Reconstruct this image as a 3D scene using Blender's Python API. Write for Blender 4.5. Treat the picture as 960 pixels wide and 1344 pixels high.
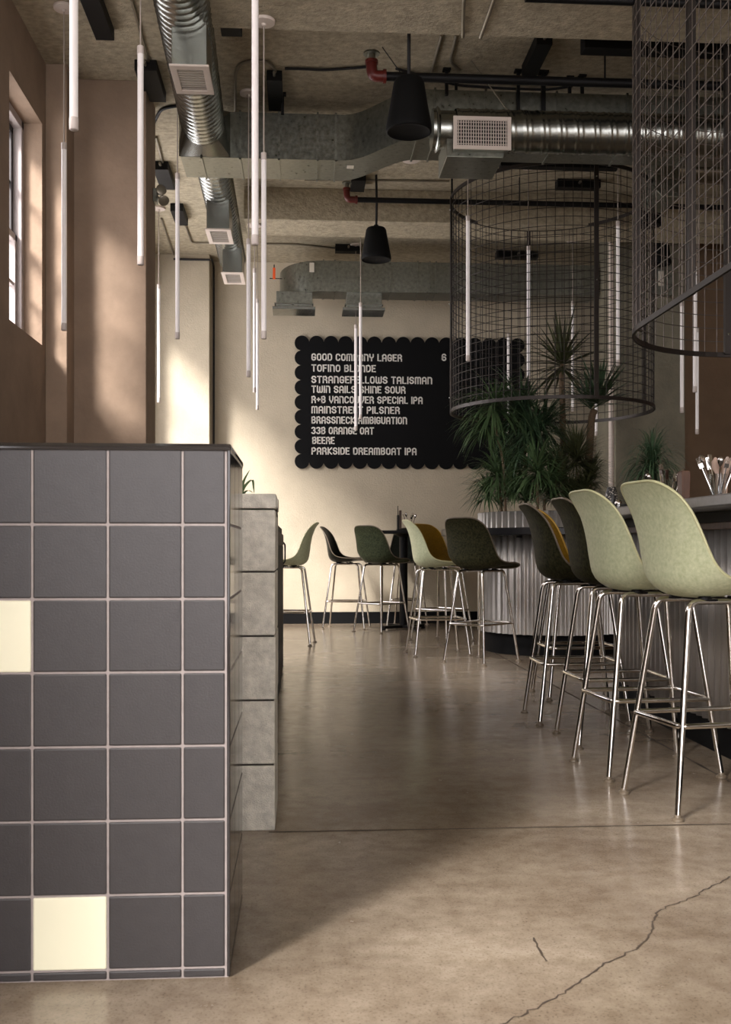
import bpy, bmesh, math, random
from mathutils import Vector, Matrix
random.seed(7)
PI = math.pi
scene = bpy.context.scene
COL = scene.collection
for o in list(bpy.data.objects): bpy.data.objects.remove(o)

# ------------------------------------------------------------------ camera
FPX, HZ, CAMH = 1350.0, 718.0, 0.89
PSI = math.atan(85.0/FPX)
cam = bpy.data.cameras.new('camera'); camo = bpy.data.objects.new('camera', cam); COL.objects.link(camo)
cam.sensor_fit = 'HORIZONTAL'; cam.sensor_width = 36.0; cam.lens = 36.0*FPX/960.0
cam.shift_y = (HZ-672.0)/960.0; cam.clip_start = 0.05; cam.clip_end = 200
camo.location = (0, 0, CAMH); camo.rotation_euler = (PI/2, 0, -PSI)
cam.dof.use_dof = True; cam.dof.focus_distance = 6.0; cam.dof.aperture_fstop = 16.0
scene.camera = camo

# ------------------------------------------------------------------ light
vs = scene.view_settings
scene.display_settings.display_device = 'sRGB'
vs.view_transform = 'Standard'; vs.look = 'None'; vs.gamma = 1.0; vs.use_curve_mapping = False
vs.exposure = 0.08
world = bpy.data.worlds.new('world'); scene.world = world; world.use_nodes = True
wn = world.node_tree; bg = wn.nodes['Background']
bg.inputs['Color'].default_value = (1.0, 0.955, 0.93, 1); bg.inputs['Strength'].default_value = 7.2

def add_light(name, kind, loc, rot, **kw):
    l = bpy.data.lights.new(name, kind); o = bpy.data.objects.new(name, l); COL.objects.link(o)
    o.location = loc; o.rotation_euler = rot
    for k, v in kw.items(): setattr(l, k, v)
    return o
def aim(d): return Vector(d).to_track_quat('-Z', 'Y').to_euler()
sun_el = math.radians(34)
sd = Vector((0.62*math.cos(sun_el)/0.9964, 0.78*math.cos(sun_el)/0.9964, -math.sin(sun_el)))
add_light('sun', 'SUN', (-6, -6, 6), aim(sd), energy=14.0, angle=math.radians(14), color=(1.0, 0.95, 0.88))
XL, XR, YB, YF, ZC = -1.74, 6.6, 11.97, -3.6, 4.19
# openings of the room in the left wall: (y0, y1, z0, z1)
WIN = [(-2.4, 0.2, 0.85, 3.74), (6.27, 7.05, 2.25, 3.74), (8.15, 11.35, 1.0, 3.74), (2.6, 4.7, 2.1, 3.74)]  # last opening is unseen, added to brighten the bar and stools
FRONT = (-1.5, 6.0, 0.25, 3.95)
def portal(loc, rot, sx, sy):
    o = add_light('sky_portal', 'AREA', loc, rot, shape='RECTANGLE', size=sx, size_y=sy)
    o.data.cycles.is_portal = True
for y0, y1, z0, z1 in WIN:
    portal((XL-0.30, (y0+y1)/2, (z0+z1)/2), aim((1, 0, 0)), z1-z0 if False else y1-y0, z1-z0)
portal(((FRONT[0]+FRONT[1])/2, YF-0.3, (FRONT[2]+FRONT[3])/2), aim((0, 1, 0)), FRONT[1]-FRONT[0], FRONT[3]-FRONT[2])

# ------------------------------------------------------------------ pixel helpers (used to measure the photo)
_f = Vector((math.sin(PSI), math.cos(PSI), 0)); _r = Vector((math.cos(PSI), -math.sin(PSI), 0)); _c = Vector((0, 0, CAMH))
def ray(px, py): return _f + _r*((px-480.0)/FPX) + Vector((0, 0, 1))*((HZ-py)/FPX)
def atY(px, py, Y): d = ray(px, py); return _c + d*(Y/d.y)
def atX(px, py, X): d = ray(px, py); return _c + d*(X/d.x)
def atZ(px, py, z): d = ray(px, py); return _c + d*((z-CAMH)/d.z)
def flo(px, py): return atZ(px, py, 0.0)

# ------------------------------------------------------------------ materials
def lin(c):
    c = c/255.0
    return c/12.92 if c <= 0.04045 else ((c+0.055)/1.055)**2.4
def rgb(r, g, b): return (lin(r), lin(g), lin(b), 1)
MATS = {}
def mat(name, col, rough=0.5, metal=0.0, var=0.0, scale=8.0, bump=0.0, bscale=40.0, col2=None, spec=0.5, rvar=0.0, detail=5, stretch=(1,1,1), coat=0.0):
    if name in MATS: return MATS[name]
    m = bpy.data.materials.new(name); m.use_nodes = True; MATS[name] = m
    nt = m.node_tree; b = nt.nodes['Principled BSDF']
    b.inputs['Roughness'].default_value = rough; b.inputs['Metallic'].default_value = metal
    b.inputs['Specular IOR Level'].default_value = spec
    if coat: b.inputs['Coat Weight'].default_value = coat; b.inputs['Coat Roughness'].default_value = 0.08
    tc = nt.nodes.new('ShaderNodeTexCoord'); mp = nt.nodes.new('ShaderNodeMapping'); mp.inputs['Scale'].default_value = stretch
    nt.links.new(tc.outputs['Object'], mp.inputs['Vector'])
    n = nt.nodes.new('ShaderNodeTexNoise'); n.inputs['Scale'].default_value = scale; n.inputs['Detail'].default_value = detail; n.inputs['Roughness'].default_value = 0.62
    nt.links.new(mp.outputs[0], n.inputs['Vector'])
    cr = nt.nodes.new('ShaderNodeValToRGB'); cr.color_ramp.elements[0].position = 0.3; cr.color_ramp.elements[1].position = 0.7
    c2 = col2 or tuple([x*(1-var) for x in col[:3]]+[1])
    cr.color_ramp.elements[0].color = c2; cr.color_ramp.elements[1].color = tuple([min(1, x*(1+var*0.5)) for x in col[:3]]+[1]) if not col2 else col
    nt.links.new(n.outputs['Fac'], cr.inputs['Fac']); nt.links.new(cr.outputs['Color'], b.inputs['Base Color'])
    if rvar:
        mr = nt.nodes.new('ShaderNodeMapRange'); mr.inputs['To Min'].default_value = max(0, rough-rvar); mr.inputs['To Max'].default_value = rough+rvar
        mr.inputs['From Min'].default_value = 0.3; mr.inputs['From Max'].default_value = 0.7
        nt.links.new(n.outputs['Fac'], mr.inputs['Value']); nt.links.new(mr.outputs[0], b.inputs['Roughness'])
    if bump:
        n2 = nt.nodes.new('ShaderNodeTexNoise'); n2.inputs['Scale'].default_value = bscale; n2.inputs['Detail'].default_value = 6
        nt.links.new(mp.outputs[0], n2.inputs['Vector'])
        bp = nt.nodes.new('ShaderNodeBump'); bp.inputs['Strength'].default_value = bump; bp.inputs['Distance'].default_value = 0.02
        nt.links.new(n2.outputs['Fac'], bp.inputs['Height']); nt.links.new(bp.outputs['Normal'], b.inputs['Normal'])
    return m

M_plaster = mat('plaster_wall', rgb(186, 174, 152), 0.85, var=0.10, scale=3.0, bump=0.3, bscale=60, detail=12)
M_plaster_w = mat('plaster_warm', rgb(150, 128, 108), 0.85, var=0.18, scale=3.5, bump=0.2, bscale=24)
M_shaded_plaster = mat('plaster_shaded', rgb(120, 97, 74), 0.85, var=0.2, scale=2.0, bump=0.2, bscale=30)  # wall plaster with the dimmer light of the right side in its colour
M_concrete_col = mat('concrete_column', rgb(128, 122, 104), 0.8, var=0.3, scale=3.0, bump=0.2)
M_ceiling = mat('ceiling_concrete', rgb(180, 168, 143), 0.9, var=0.36, scale=22.0, bump=0.5, bscale=60, stretch=(0.8, 1.1, 1.0), detail=12)
M_base = mat('black_base', rgb(13, 13, 14), 0.75, var=0.2, spec=0.15)
M_block = mat('concrete_block', rgb(212, 207, 194), 0.9, var=0.34, scale=26, bump=0.45, bscale=260, detail=10)
M_mortar = mat('mortar_joint', rgb(52, 48, 42), 0.9, var=0.2)
M_tile = mat('charcoal_tile', rgb(52, 49, 49), 0.42, var=0.12, scale=30, bump=0.06, bscale=260, spec=0.5)
M_tile_gloss = mat('glazed_tile', rgb(40, 37, 36), 0.10, var=0.1, scale=10, spec=0.6)
M_cream = mat('cream_tile', rgb(230, 227, 200), 0.35, var=0.02)
M_grout = mat('grout', rgb(150, 141, 137), 0.9, var=0.15, scale=40)
M_galv = mat('galvanised', rgb(138, 139, 129), 0.34, metal=0.9, var=0.3, scale=30, rvar=0.08)
M_galv_bright = mat('galvanised_bright', rgb(158, 160, 154), 0.27, metal=1.0, var=0.07, scale=3)
M_corr = mat('corrugated_metal', rgb(200, 196, 191), 0.32, metal=0.7, var=0.2, scale=5, stretch=(1, 1, 0.4), rvar=0.05)
M_chrome = mat('chrome', rgb(222, 218, 212), 0.10, metal=1.0, var=0.03)
M_wire = mat('dark_wire', rgb(50, 44, 40), 0.45, metal=0.5, var=0.1)
M_wire2 = mat('steel_wire', rgb(104, 95, 88), 0.40, metal=0.55, var=0.1)
M_black = mat('black_metal', rgb(14, 13, 13), 0.55, var=0.2, spec=0.25)
M_blackbox = mat('black_box', rgb(14, 13, 12), 0.6, spec=0.25, var=0.2)
M_speaker = mat('speaker_black', rgb(6, 6, 6), 0.7, var=0.1, spec=0.2)
M_grille = mat('speaker_grille', rgb(16, 15, 14), 0.8, var=0.3, scale=200, spec=0.2)
M_white = mat('white_lamp', rgb(232, 224, 220), 0.35, var=0.03)
b_ = M_white.node_tree.nodes['Principled BSDF']; b_.inputs['Emission Color'].default_value = (1, 0.95, 0.92, 1); b_.inputs['Emission Strength'].default_value = 0.12
M_cap = mat('lamp_cap', rgb(206, 194, 186), 0.4, var=0.05)
M_cord = mat('white_cord', rgb(172, 160, 148), 0.6, var=0.05)
M_register = mat('register_white', rgb(214, 200, 188), 0.5, var=0.05)
M_fin = mat('register_fin', rgb(170, 160, 150), 0.5, var=0.05)
M_inner = mat('interior_shade', rgb(22, 20, 19), 0.9, var=0.1)  # near-black colour for the shade inside the register
M_red = mat('red_fitting', rgb(92, 26, 18), 0.45, var=0.2)
M_orange = mat('orange_tag', rgb(236, 90, 24), 0.5, var=0.1)
M_board = mat('board_black', rgb(9, 9, 10), 0.8, var=0.1, spec=0.2)
M_letter = mat('letter_white', rgb(225, 221, 212), 0.6, var=0.05)
M_ctop = mat('counter_grey', rgb(108, 104, 100), 0.35, var=0.18, scale=30)
M_wood = mat('dark_wood', rgb(70, 48, 32), 0.5, var=0.3, scale=8, stretch=(8, 1, 8))
M_woodlite = mat('brown_wood', rgb(96, 62, 40), 0.5, var=0.3, scale=10, stretch=(6, 6, 1))
M_ring = mat('ring_counter_black', rgb(30, 29, 31), 0.28, var=0.15)
M_leaf = mat('leaf_green', rgb(80, 102, 66), 0.30, var=0.45, scale=9, spec=0.5)
M_leaf2 = mat('leaf_dark', rgb(66, 88, 62), 0.30, var=0.45, scale=9, spec=0.5)
M_leaf3 = mat('leaf_olive', rgb(72, 76, 48), 0.34, var=0.45, scale=9, spec=0.5)
M_trunk = mat('trunk_bark', rgb(112, 92, 70), 0.85, var=0.4, scale=40, stretch=(1, 1, 4), bump=0.6)
M_soil = mat('soil', rgb(52, 42, 32), 0.95, var=0.4, scale=40, bump=0.6)
M_pot = mat('pot_dark', rgb(46, 46, 44), 0.6, var=0.2)
M_frame_win = mat('window_dark', rgb(44, 40, 40), 0.5, var=0.1)
M_sash = mat('window_sash', rgb(168, 158, 154), 0.5, var=0.05)
M_glassy = mat('steel_cutlery', rgb(205, 200, 196), 0.18, metal=1.0, var=0.05)
M_napkin = mat('napkin', rgb(214, 186, 168), 0.8, var=0.15)
M_conduit = mat('conduit', rgb(150, 142, 126), 0.4, metal=0.7, var=0.1)
M_label = mat('paper_label', rgb(214, 206, 190), 0.7, var=0.05)
M_rubber = mat('cable_black', rgb(24, 22, 22), 0.7, var=0.1)

def glass_mat(name, tint, gloss):
    m = bpy.data.materials.new(name); m.use_nodes = True; nt = m.node_tree; nt.nodes.clear()
    out = nt.nodes.new('ShaderNodeOutputMaterial'); mx = nt.nodes.new('ShaderNodeMixShader')
    t = nt.nodes.new('ShaderNodeBsdfTransparent'); t.inputs['Color'].default_value = tint
    g = nt.nodes.new('ShaderNodeBsdfGlossy'); g.inputs['Roughness'].default_value = 0.05
    mx.inputs['Fac'].default_value = gloss
    nt.links.new(t.outputs[0], mx.inputs[1]); nt.links.new(g.outputs[0], mx.inputs[2]); nt.links.new(mx.outputs[0], out.inputs['Surface'])
    return m
M_glass = glass_mat('window_glass', (0.9, 0.9, 0.92, 1), 0.06)
M_tumbler = glass_mat('tumbler_glass', (0.86, 0.88, 0.88, 1), 0.12)

def shell_mat(name, c1, c2, rough=0.38):
    m = mat(name, c1, rough, col2=c2, scale=70, detail=8, bump=0.06, bscale=300, spec=0.35 if c1[0] > 0.2 else 0.08)
    return m
M_sh_green = shell_mat('fibreglass_green', rgb(210, 213, 180), rgb(178, 186, 146))
M_sh_olive = shell_mat('fibreglass_olive', rgb(64, 62, 40), rgb(22, 23, 15), 0.6)
M_sh_dkgreen = shell_mat('fibreglass_dark_green', rgb(72, 78, 56), rgb(34, 40, 30))
M_sh_grey = shell_mat('fibreglass_charcoal', rgb(34, 36, 30), rgb(16, 18, 15))
M_sh_mustard = shell_mat('fibreglass_mustard', rgb(140, 104, 22), rgb(112, 82, 16))
M_rim_green = mat('rim_green', rgb(204, 204, 160), 0.35, var=0.03)
M_rim_dark = mat('rim_dark', rgb(112, 100, 84), 0.35, var=0.05)
M_rim_mustard = mat('rim_mustard', rgb(190, 150, 60), 0.35, var=0.05)

# polished concrete floor
def floor_mat():
    m = bpy.data.materials.new('polished_concrete'); m.use_nodes = True; nt = m.node_tree; b = nt.nodes['Principled BSDF']
    tc = nt.nodes.new('ShaderNodeTexCoord')
    def noise(s, d, r=0.6, sc=(1,1,1)):
        mp = nt.nodes.new('ShaderNodeMapping'); mp.inputs['Scale'].default_value = sc; nt.links.new(tc.outputs['Object'], mp.inputs['Vector'])
        n = nt.nodes.new('ShaderNodeTexNoise'); n.inputs['Scale'].default_value = s; n.inputs['Detail'].default_value = d; n.inputs['Roughness'].default_value = r
        nt.links.new(mp.outputs[0], n.inputs['Vector']); return n
    n1 = noise(0.9, 6, 0.6, (1, 1.4, 1)); n2 = noise(14, 8, 0.7); n3 = noise(160, 3, 0.6)
    cr = nt.nodes.new('ShaderNodeValToRGB'); e = cr.color_ramp.elements
    e[0].position = 0.30; e[0].color = rgb(112, 96, 79); e[1].position = 0.66; e[1].color = rgb(170, 157, 139)
    nt.links.new(n1.outputs['Fac'], cr.inputs['Fac'])
    cr2 = nt.nodes.new('ShaderNodeValToRGB'); e = cr2.color_ramp.elements
    e[0].position = 0.28; e[0].color = (0.62, 0.57, 0.52, 1); e[1].position = 0.6; e[1].color = (1, 1, 1, 1)
    nt.links.new(n2.outputs['Fac'], cr2.inputs['Fac'])
    mx = nt.nodes.new('ShaderNodeMix'); mx.data_type = 'RGBA'; mx.blend_type = 'MULTIPLY'; mx.inputs[0].default_value = 0.95
    nt.links.new(cr.outputs[0], mx.inputs[6]); nt.links.new(cr2.outputs[0], mx.inputs[7])
    cr3 = nt.nodes.new('ShaderNodeValToRGB'); e = cr3.color_ramp.elements
    e[0].position = 0.30; e[0].color = (0.50, 0.47, 0.43, 1); e[1].position = 0.46; e[1].color = (1, 1, 1, 1)
    nt.links.new(n3.outputs['Fac'], cr3.inputs['Fac'])
    mx2 = nt.nodes.new('ShaderNodeMix'); mx2.data_type = 'RGBA'; mx2.blend_type = 'MULTIPLY'; mx2.inputs[0].default_value = 0.85
    nt.links.new(mx.outputs[2], mx2.inputs[6]); nt.links.new(cr3.outputs[0], mx2.inputs[7])
    nt.links.new(mx2.outputs[2], b.inputs['Base Color'])
    mr = nt.nodes.new('ShaderNodeMapRange'); mr.inputs['From Min'].default_value = 0.3; mr.inputs['From Max'].default_value = 0.7
    mr.inputs['To Min'].default_value = 0.28; mr.inputs['To Max'].default_value = 0.17
    nt.links.new(n2.outputs['Fac'], mr.inputs['Value']); nt.links.new(mr.outputs[0], b.inputs['Roughness'])
    b.inputs['Specular IOR Level'].default_value = 0.5
    bp = nt.nodes.new('ShaderNodeBump'); bp.inputs['Strength'].default_value = 0.02; bp.inputs['Distance'].default_value = 0.01
    nt.links.new(n1.outputs['Fac'], bp.inputs['Height']); nt.links.new(bp.outputs['Normal'], b.inputs['Normal'])
    return m
M_floor = floor_mat()
M_crack = mat('crack_fill', rgb(64, 52, 40), 0.9, var=0.3)

# ------------------------------------------------------------------ mesh builder
class MB:
    def __init__(self): self.v = []; self.f = []
    def add(self, vs, fs):
        n = len(self.v); self.v += [Vector(p) for p in vs]; self.f += [tuple(n+i for i in f) for f in fs]; return self
    def box(self, a, b, rot=None, piv=None):
        x0, y0, z0 = a; x1, y1, z1 = b
        p = [Vector(q) for q in ((x0,y0,z0),(x1,y0,z0),(x1,y1,z0),(x0,y1,z0),(x0,y0,z1),(x1,y0,z1),(x1,y1,z1),(x0,y1,z1))]
        if rot is not None:
            piv = Vector(piv) if piv else (p[0]+p[6])/2
            p = [rot @ (q-piv)+piv for q in p]
        return self.add(p, [(0,3,2,1),(4,5,6,7),(0,1,5,4),(1,2,6,5),(2,3,7,6),(3,0,4,7)])
    def bar(self, a, b, w, h, up=(0,0,1)):
        a, b = Vector(a), Vector(b); d = (b-a).normalized(); u = Vector(up)
        s = d.cross(u)
        if s.length < 1e-4: s = d.cross(Vector((1,0,0)))
        s.normalize(); u = s.cross(d)
        p = []
        for q in (a, b):
            for i, j in ((-1,-1),(1,-1),(1,1),(-1,1)): p.append(q+s*(w/2*i)+u*(h/2*j))
        return self.add(p, [(3,2,1,0),(4,5,6,7),(0,1,5,4),(1,2,6,5),(2,3,7,6),(3,0,4,7)])
    def tube(self, pts, r, n=8, closed=False, caps=True):
        pts = [Vector(p) for p in pts]; N = len(pts); rs = r if isinstance(r, (list, tuple)) else [r]*N
        vs, fs = [], []; prev = None
        for i, p in enumerate(pts):
            if closed: t = pts[(i+1) % N]-pts[i-1]
            else: t = pts[min(i+1, N-1)]-pts[max(i-1, 0)]
            t.normalize()
            if prev is None:
                s = t.cross(Vector((0,0,1)))
                if s.length < 1e-3: s = t.cross(Vector((1,0,0)))
            else:
                s = prev-t*prev.dot(t)
            s.normalize(); prev = s; u = t.cross(s)
            for k in range(n):
                a = 2*PI*k/n+PI/n; vs.append(p+s*(math.cos(a)*rs[i])+u*(math.sin(a)*rs[i]))
        for i in range(N if closed else N-1):
            j = (i+1) % N
            for k in range(n):
                l = (k+1) % n; fs.append((i*n+k, j*n+k, j*n+l, i*n+l))
        if caps and not closed:
            fs.append(tuple(range(n))); fs.append(tuple((N-1)*n+k for k in reversed(range(n))))
        return self.add(vs, fs)
    def lathe(self, prof, c=(0,0,0), n=24, rfun=None, caps=True):
        c = Vector(c); vs, fs = [], []
        for r, z in prof:
            for k in range(n):
                a = 2*PI*k/n; rr = r if rfun is None else rfun(r, a, z)
                vs.append(c+Vector((math.cos(a)*rr, math.sin(a)*rr, z)))
        for i in range(len(prof)-1):
            for k in range(n):
                l = (k+1) % n; fs.append((i*n+k, i*n+l, (i+1)*n+l, (i+1)*n+k))
        if caps:
            fs.append(tuple(reversed(range(n)))); fs.append(tuple((len(prof)-1)*n+k for k in range(n)))
        return self.add(vs, fs)
    def grid(self, rows, closed_v=False):
        n = len(rows[0]); vs = [p for r in rows for p in r]; fs = []
        for i in range(len(rows)-1):
            for k in range(n if closed_v else n-1):
                l = (k+1) % n; fs.append((i*n+k, i*n+l, (i+1)*n+l, (i+1)*n+k))
        return self.add(vs, fs)
    def prism(self, poly, axis, a, b):
        # poly: 2D points; axis: 'y' -> (x,z) polygon between y=a..b ; 'z' -> (x,y) ; 'x' -> (y,z)
        def P(q, t): return (q[0], t, q[1]) if axis == 'y' else (q[0], q[1], t) if axis == 'z' else (t, q[0], q[1])
        n = len(poly); vs = [P(q, a) for q in poly]+[P(q, b) for q in poly]
        fs = [tuple(range(n)), tuple(reversed(range(n, 2*n)))]+[(i, i+n, (i+1) % n+n, (i+1) % n) for i in range(n)]
        return self.add(vs, fs)
    def mesh(self, name, m, off=Vector((0,0,0)), smooth=False, fix=True):
        me = bpy.data.meshes.new(name)
        me.from_pydata([tuple(p-off) for p in self.v], [], self.f); me.materials.append(m)
        if fix:
            bm = bmesh.new(); bm.from_mesh(me); bmesh.ops.recalc_face_normals(bm, faces=bm.faces); bm.to_mesh(me); bm.free()
        if smooth is True:
            for p in me.polygons: p.use_smooth = True
        elif smooth:
            for p in me.polygons: p.use_smooth = True
            bm = bmesh.new(); bm.from_mesh(me)
            for e in bm.edges:
                if len(e.link_faces) == 2 and e.calc_face_angle(0) > math.radians(smooth): e.smooth = False
            bm.to_mesh(me); bm.free()
        me.update(); return me
    def build(self, name, m, parent=None, smooth=False, bevel=0, seg=2, world=True):
        off = Vector((0,0,0))
        if parent is not None and world:
            p = parent
            while p is not None: off += Vector(p.location); p = p.parent
        me = self.mesh(name, m, off, smooth)
        o = bpy.data.objects.new(name, me); COL.objects.link(o)
        if parent is not None: o.parent = parent
        if bevel:
            b = o.modifiers.new('bevel', 'BEVEL'); b.width = bevel; b.segments = seg; b.limit_method = 'ANGLE'; b.angle_limit = math.radians(40)
        return o

def struct(o): o['kind'] = 'structure'; return o
def tag(o, label, cat, group=None):
    o['label'] = label; o['category'] = cat
    if group: o['group'] = group
    return o
def thing(name, label, cat, loc=(0,0,0), rz=0, group=None):
    o = bpy.data.objects.new(name, None); COL.objects.link(o); o.empty_display_size = 0.1
    o.location = loc; o.rotation_euler = (0, 0, rz); tag(o, label, cat, group); return o
def lerp(a, b, t): return a+(b-a)*t
def arc(c, r, a0, a1, n, z): return [Vector((c[0]+r*math.cos(lerp(a0, a1, i/n)), c[1]+r*math.sin(lerp(a0, a1, i/n)), z)) for i in range(n+1)]
def fillet(pts, r, n=4):
    pts = [Vector(p) for p in pts]; out = [pts[0]]
    for i in range(1, len(pts)-1):
        p, a, b = pts[i], pts[i-1], pts[i+1]; d1 = (a-p); d2 = (b-p)
        rr = min(r, d1.length*0.45, d2.length*0.45); q1 = p+d1.normalized()*rr; q2 = p+d2.normalized()*rr
        for k in range(n+1):
            t = k/n; out.append(q1*(1-t)**2+p*2*t*(1-t)+q2*t*t)
    out.append(pts[-1]); return out

# ================================================================== SETTING
m = MB(); m.box((XL-0.3, YF-0.3, -0.2), (XR+0.3, YB+0.3, 0.0)); FLOOR = struct(m.build('floor', M_floor))
def crack(name, pts, w):
    m = MB(); rows = []
    for i, p in enumerate(pts):
        a = Vector(pts[max(0, i-1)]); b = Vector(pts[min(len(pts)-1, i+1)]); d = (b-a).normalized(); s = Vector((-d.y, d.x, 0))
        ww = w*(0.6+0.8*random.random()); p = Vector(p)
        rows.append([Vector((*(p-s*ww/2).xy, 0.0006)), Vector((*(p+s*ww/2).xy, 0.0006))])
    m.grid(rows); o = m.build(name, M_crack, FLOOR)
    return o
yj = flo(480, 1090).y
crack('control_joint', [(x*0.05, yj+random.uniform(-0.0012, 0.0012), 0) for x in range(-2, 90)], 0.009)
pj0 = flo(690, 880); pj1 = flo(960, 1025); xj = (pj0.x+pj1.x)/2
crack('control_joint', [(xj+random.uniform(-0.002, 0.002), 1.0+0.05*i, 0) for i in range(160)], 0.011)
def wig(pts, amp, step=0.015):
    out = []
    for i in range(len(pts)-1):
        a, b = Vector(pts[i]), Vector(pts[i+1]); n = max(1, int((b-a).length/step))
        for k in range(n): out.append(a.lerp(b, k/n)+Vector((random.uniform(-amp, amp), random.uniform(-amp, amp), 0)))
    out.append(Vector(pts[-1])); return out
crack('floor_crack', wig([flo(*p) for p in ((960,1150),(905,1180),(862,1196),(857,1222),(838,1243),(790,1268),(745,1300),(690,1330),(640,1352))], 0.005), 0.0045)
crack('floor_crack', wig([flo(*p) for p in ((700,1231),(709,1247),(718,1262))], 0.002), 0.005)

m = MB(); m.box((XL-0.3, YF-0.3, ZC), (XR+0.3, YB+0.3, ZC+0.3)); struct(m.build('ceiling', M_ceiling))
# concrete beams (they start right of the spiral duct)
XBM = -0.72
m = MB(); m.box((XBM, 3.6, 3.89), (XR, 5.99, ZC)); struct(m.build('trim_1', M_ceiling, bevel=0.008))
m = MB(); m.box((XBM+0.2, 9.46, 3.89), (XR, 9.95, ZC)); struct(m.build('trim_2', M_ceiling, bevel=0.008))
# left wall with openings
def wall_with_holes(name, m_, holes, mk, u0, u1, z0, z1):
    m = MB(); hs = sorted(holes); cur = u0
    for a, b, c, d in hs:
        mk(m, cur, a, z0, z1)
        if c > z0: mk(m, a, b, z0, c)
        if d < z1: mk(m, a, b, d, z1)
        cur = b
    mk(m, cur, u1, z0, z1)
    return struct(m.build(name, m_))
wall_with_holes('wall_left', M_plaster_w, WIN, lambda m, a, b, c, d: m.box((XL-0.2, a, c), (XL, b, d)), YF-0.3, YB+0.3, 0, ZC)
wall_with_holes('wall_front', M_shaded_plaster, [FRONT], lambda m, a, b, c, d: m.box((a, YF-0.26, c), (b, YF, d)), XL, XR, 0, ZC)
m = MB(); m.box((XR, YF-0.3, 0), (XR+0.26, YB+0.3, ZC)); struct(m.build('wall_right', M_shaded_plaster))
m = MB(); m.box((XL-0.26, YB, 0), (XR, YB+0.26, ZC)); struct(m.build('wall_back', M_plaster))
m = MB(); m.box((-1.05, YB-0.02, 0.0), (XR, YB, 0.135)); struct(m.build('baseboard_back', M_base, bevel=0.004))
# pilasters
pA = atY(88, 300, 7.14).x; pB = atY(192, 300, 7.36).x
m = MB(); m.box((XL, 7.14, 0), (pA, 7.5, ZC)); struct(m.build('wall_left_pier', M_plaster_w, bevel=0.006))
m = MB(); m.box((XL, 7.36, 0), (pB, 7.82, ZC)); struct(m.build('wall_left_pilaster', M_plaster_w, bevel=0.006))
pC = atY(275, 400, 11.69).x
m = MB(); m.box((XL, 11.69, 0), (pC, YB, ZC)); struct(m.build('wall_left_corner', M_plaster, bevel=0.006))
# concrete column; back wall going on at the right rear, its shade put into the colour
cA = atY(808, 500, 10.4).x; cB = atY(900, 500, 10.4).x
m = MB(); m.box((cA, 10.4, 0), (cB, 11.1, ZC)); struct(m.build('wall_column', M_concrete_col, bevel=0.01))
m = MB(); m.box((cB, 10.75, 0), (XR, 10.95, ZC)); struct(m.build('wall_back_right', M_shaded_plaster))

# windows in the left wall
def window(idx, y0, y1, z0, z1, cols, mull):
    root = bpy.data.objects.new('window_%d' % idx, None); COL.objects.link(root); struct(root)
    xo = XL-0.12; fw = 0.055
    m = MB()
    for a, b, c, d in ((y0, y0+fw, z0, z1), (y1-fw, y1, z0, z1), (y0, y1, z0, z0+fw), (y0, y1, z1-fw, z1)): m.box((xo-0.08, a, c), (xo, b, d))
    m.build('window_frame', M_sash, root, bevel=0.004)
    zm = z0+(z1-z0)*0.46
    for k in range(cols):
        a = lerp(y0+fw, y1-fw, k/cols); b = lerp(y0+fw, y1-fw, (k+1)/cols)
        for (c, d, xs, mm) in ((z0+fw, zm+0.03, xo-0.06, M_sash), (zm, z1-fw, xo-0.085, M_frame_win)):
            m = MB(); sw = 0.045
            for p, q, r, s in ((a, a+sw, c, d), (b-sw, b, c, d), (a, b, c, c+sw), (a, b, d-sw, d)): m.box((xs-0.02, p, r), (xs+0.03, q, s))
            zz = (c+d)/2
            if mull: m.box((xs-0.015, a, zz-0.012), (xs+0.02, b, zz+0.012))
            sash = m.build('sash', mm, root, bevel=0.003)
            m = MB(); m.box((xs-0.004, a+sw, c+sw), (xs+0.002, b-sw, d-sw)); m.build('pane', M_glass, sash)
    return root
window(1, *WIN[1], 1, True)
window(2, *WIN[2], 2, True)
window(3, *WIN[0], 3, False)
window(5, *WIN[3], 3, True)  # unseen window, added for more light on the bar side
root = bpy.data.objects.new('window_4', None); COL.objects.link(root); struct(root)
m = MB(); x0, x1, z0, z1 = FRONT; fw = 0.06
for k in range(6):
    x = lerp(x0, x1-fw, k/5); m.box((x, YF-0.16, z0), (x+fw, YF-0.08, z1))
m.box((x0, YF-0.16, z0), (x1, YF-0.08, z0+fw)); m.box((x0, YF-0.16, z1-fw), (x1, YF-0.08, z1))
m.build('window_frame', M_frame_win, root)
m = MB(); m.box((x0, YF-0.122, z0), (x1, YF-0.118, z1)); m.build('pane', M_glass, root)

# ================================================================== TILED HALF WALL (foreground, left)
yT = flo(302, 1283).y; xT = flo(302, 1283).x; topT = 1.100
T, G = 0.1505, 0.0045; P_ = T+G
tb = thing('tiled_partition', 'low partition clad in charcoal tiles with two cream ones, nearest the camera', 'partition', (xT-0.6, yT, 0))
xl = xT-1.75; yb = yT+0.46
m = MB(); m.box((xl, yT+0.003, 0), (xT-0.003, yb-0.003, topT-0.012)); m.build('grout_core', M_grout, tb)
yz = yT
def zof(py): return atY(150, py, yT).z
rowz = [zof(1273.5), zof(1175.5), zof(1078), zof(980.5), zof(883), zof(786.5), zof(688.5)]
colx = [atY(px, 900, yT).x for px in (296.5, 239.5, 141.3, 41.8)]
while colx[-1] > xl+P_: colx.append(colx[-1]-P_)
rows = [(0.002, rowz[0]-G/2)]+[(rowz[i]+G/2, rowz[i+1]-G/2) for i in range(6)]+[(rowz[6]+G/2, topT-0.010)]
m = MB(); cream = []
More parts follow.
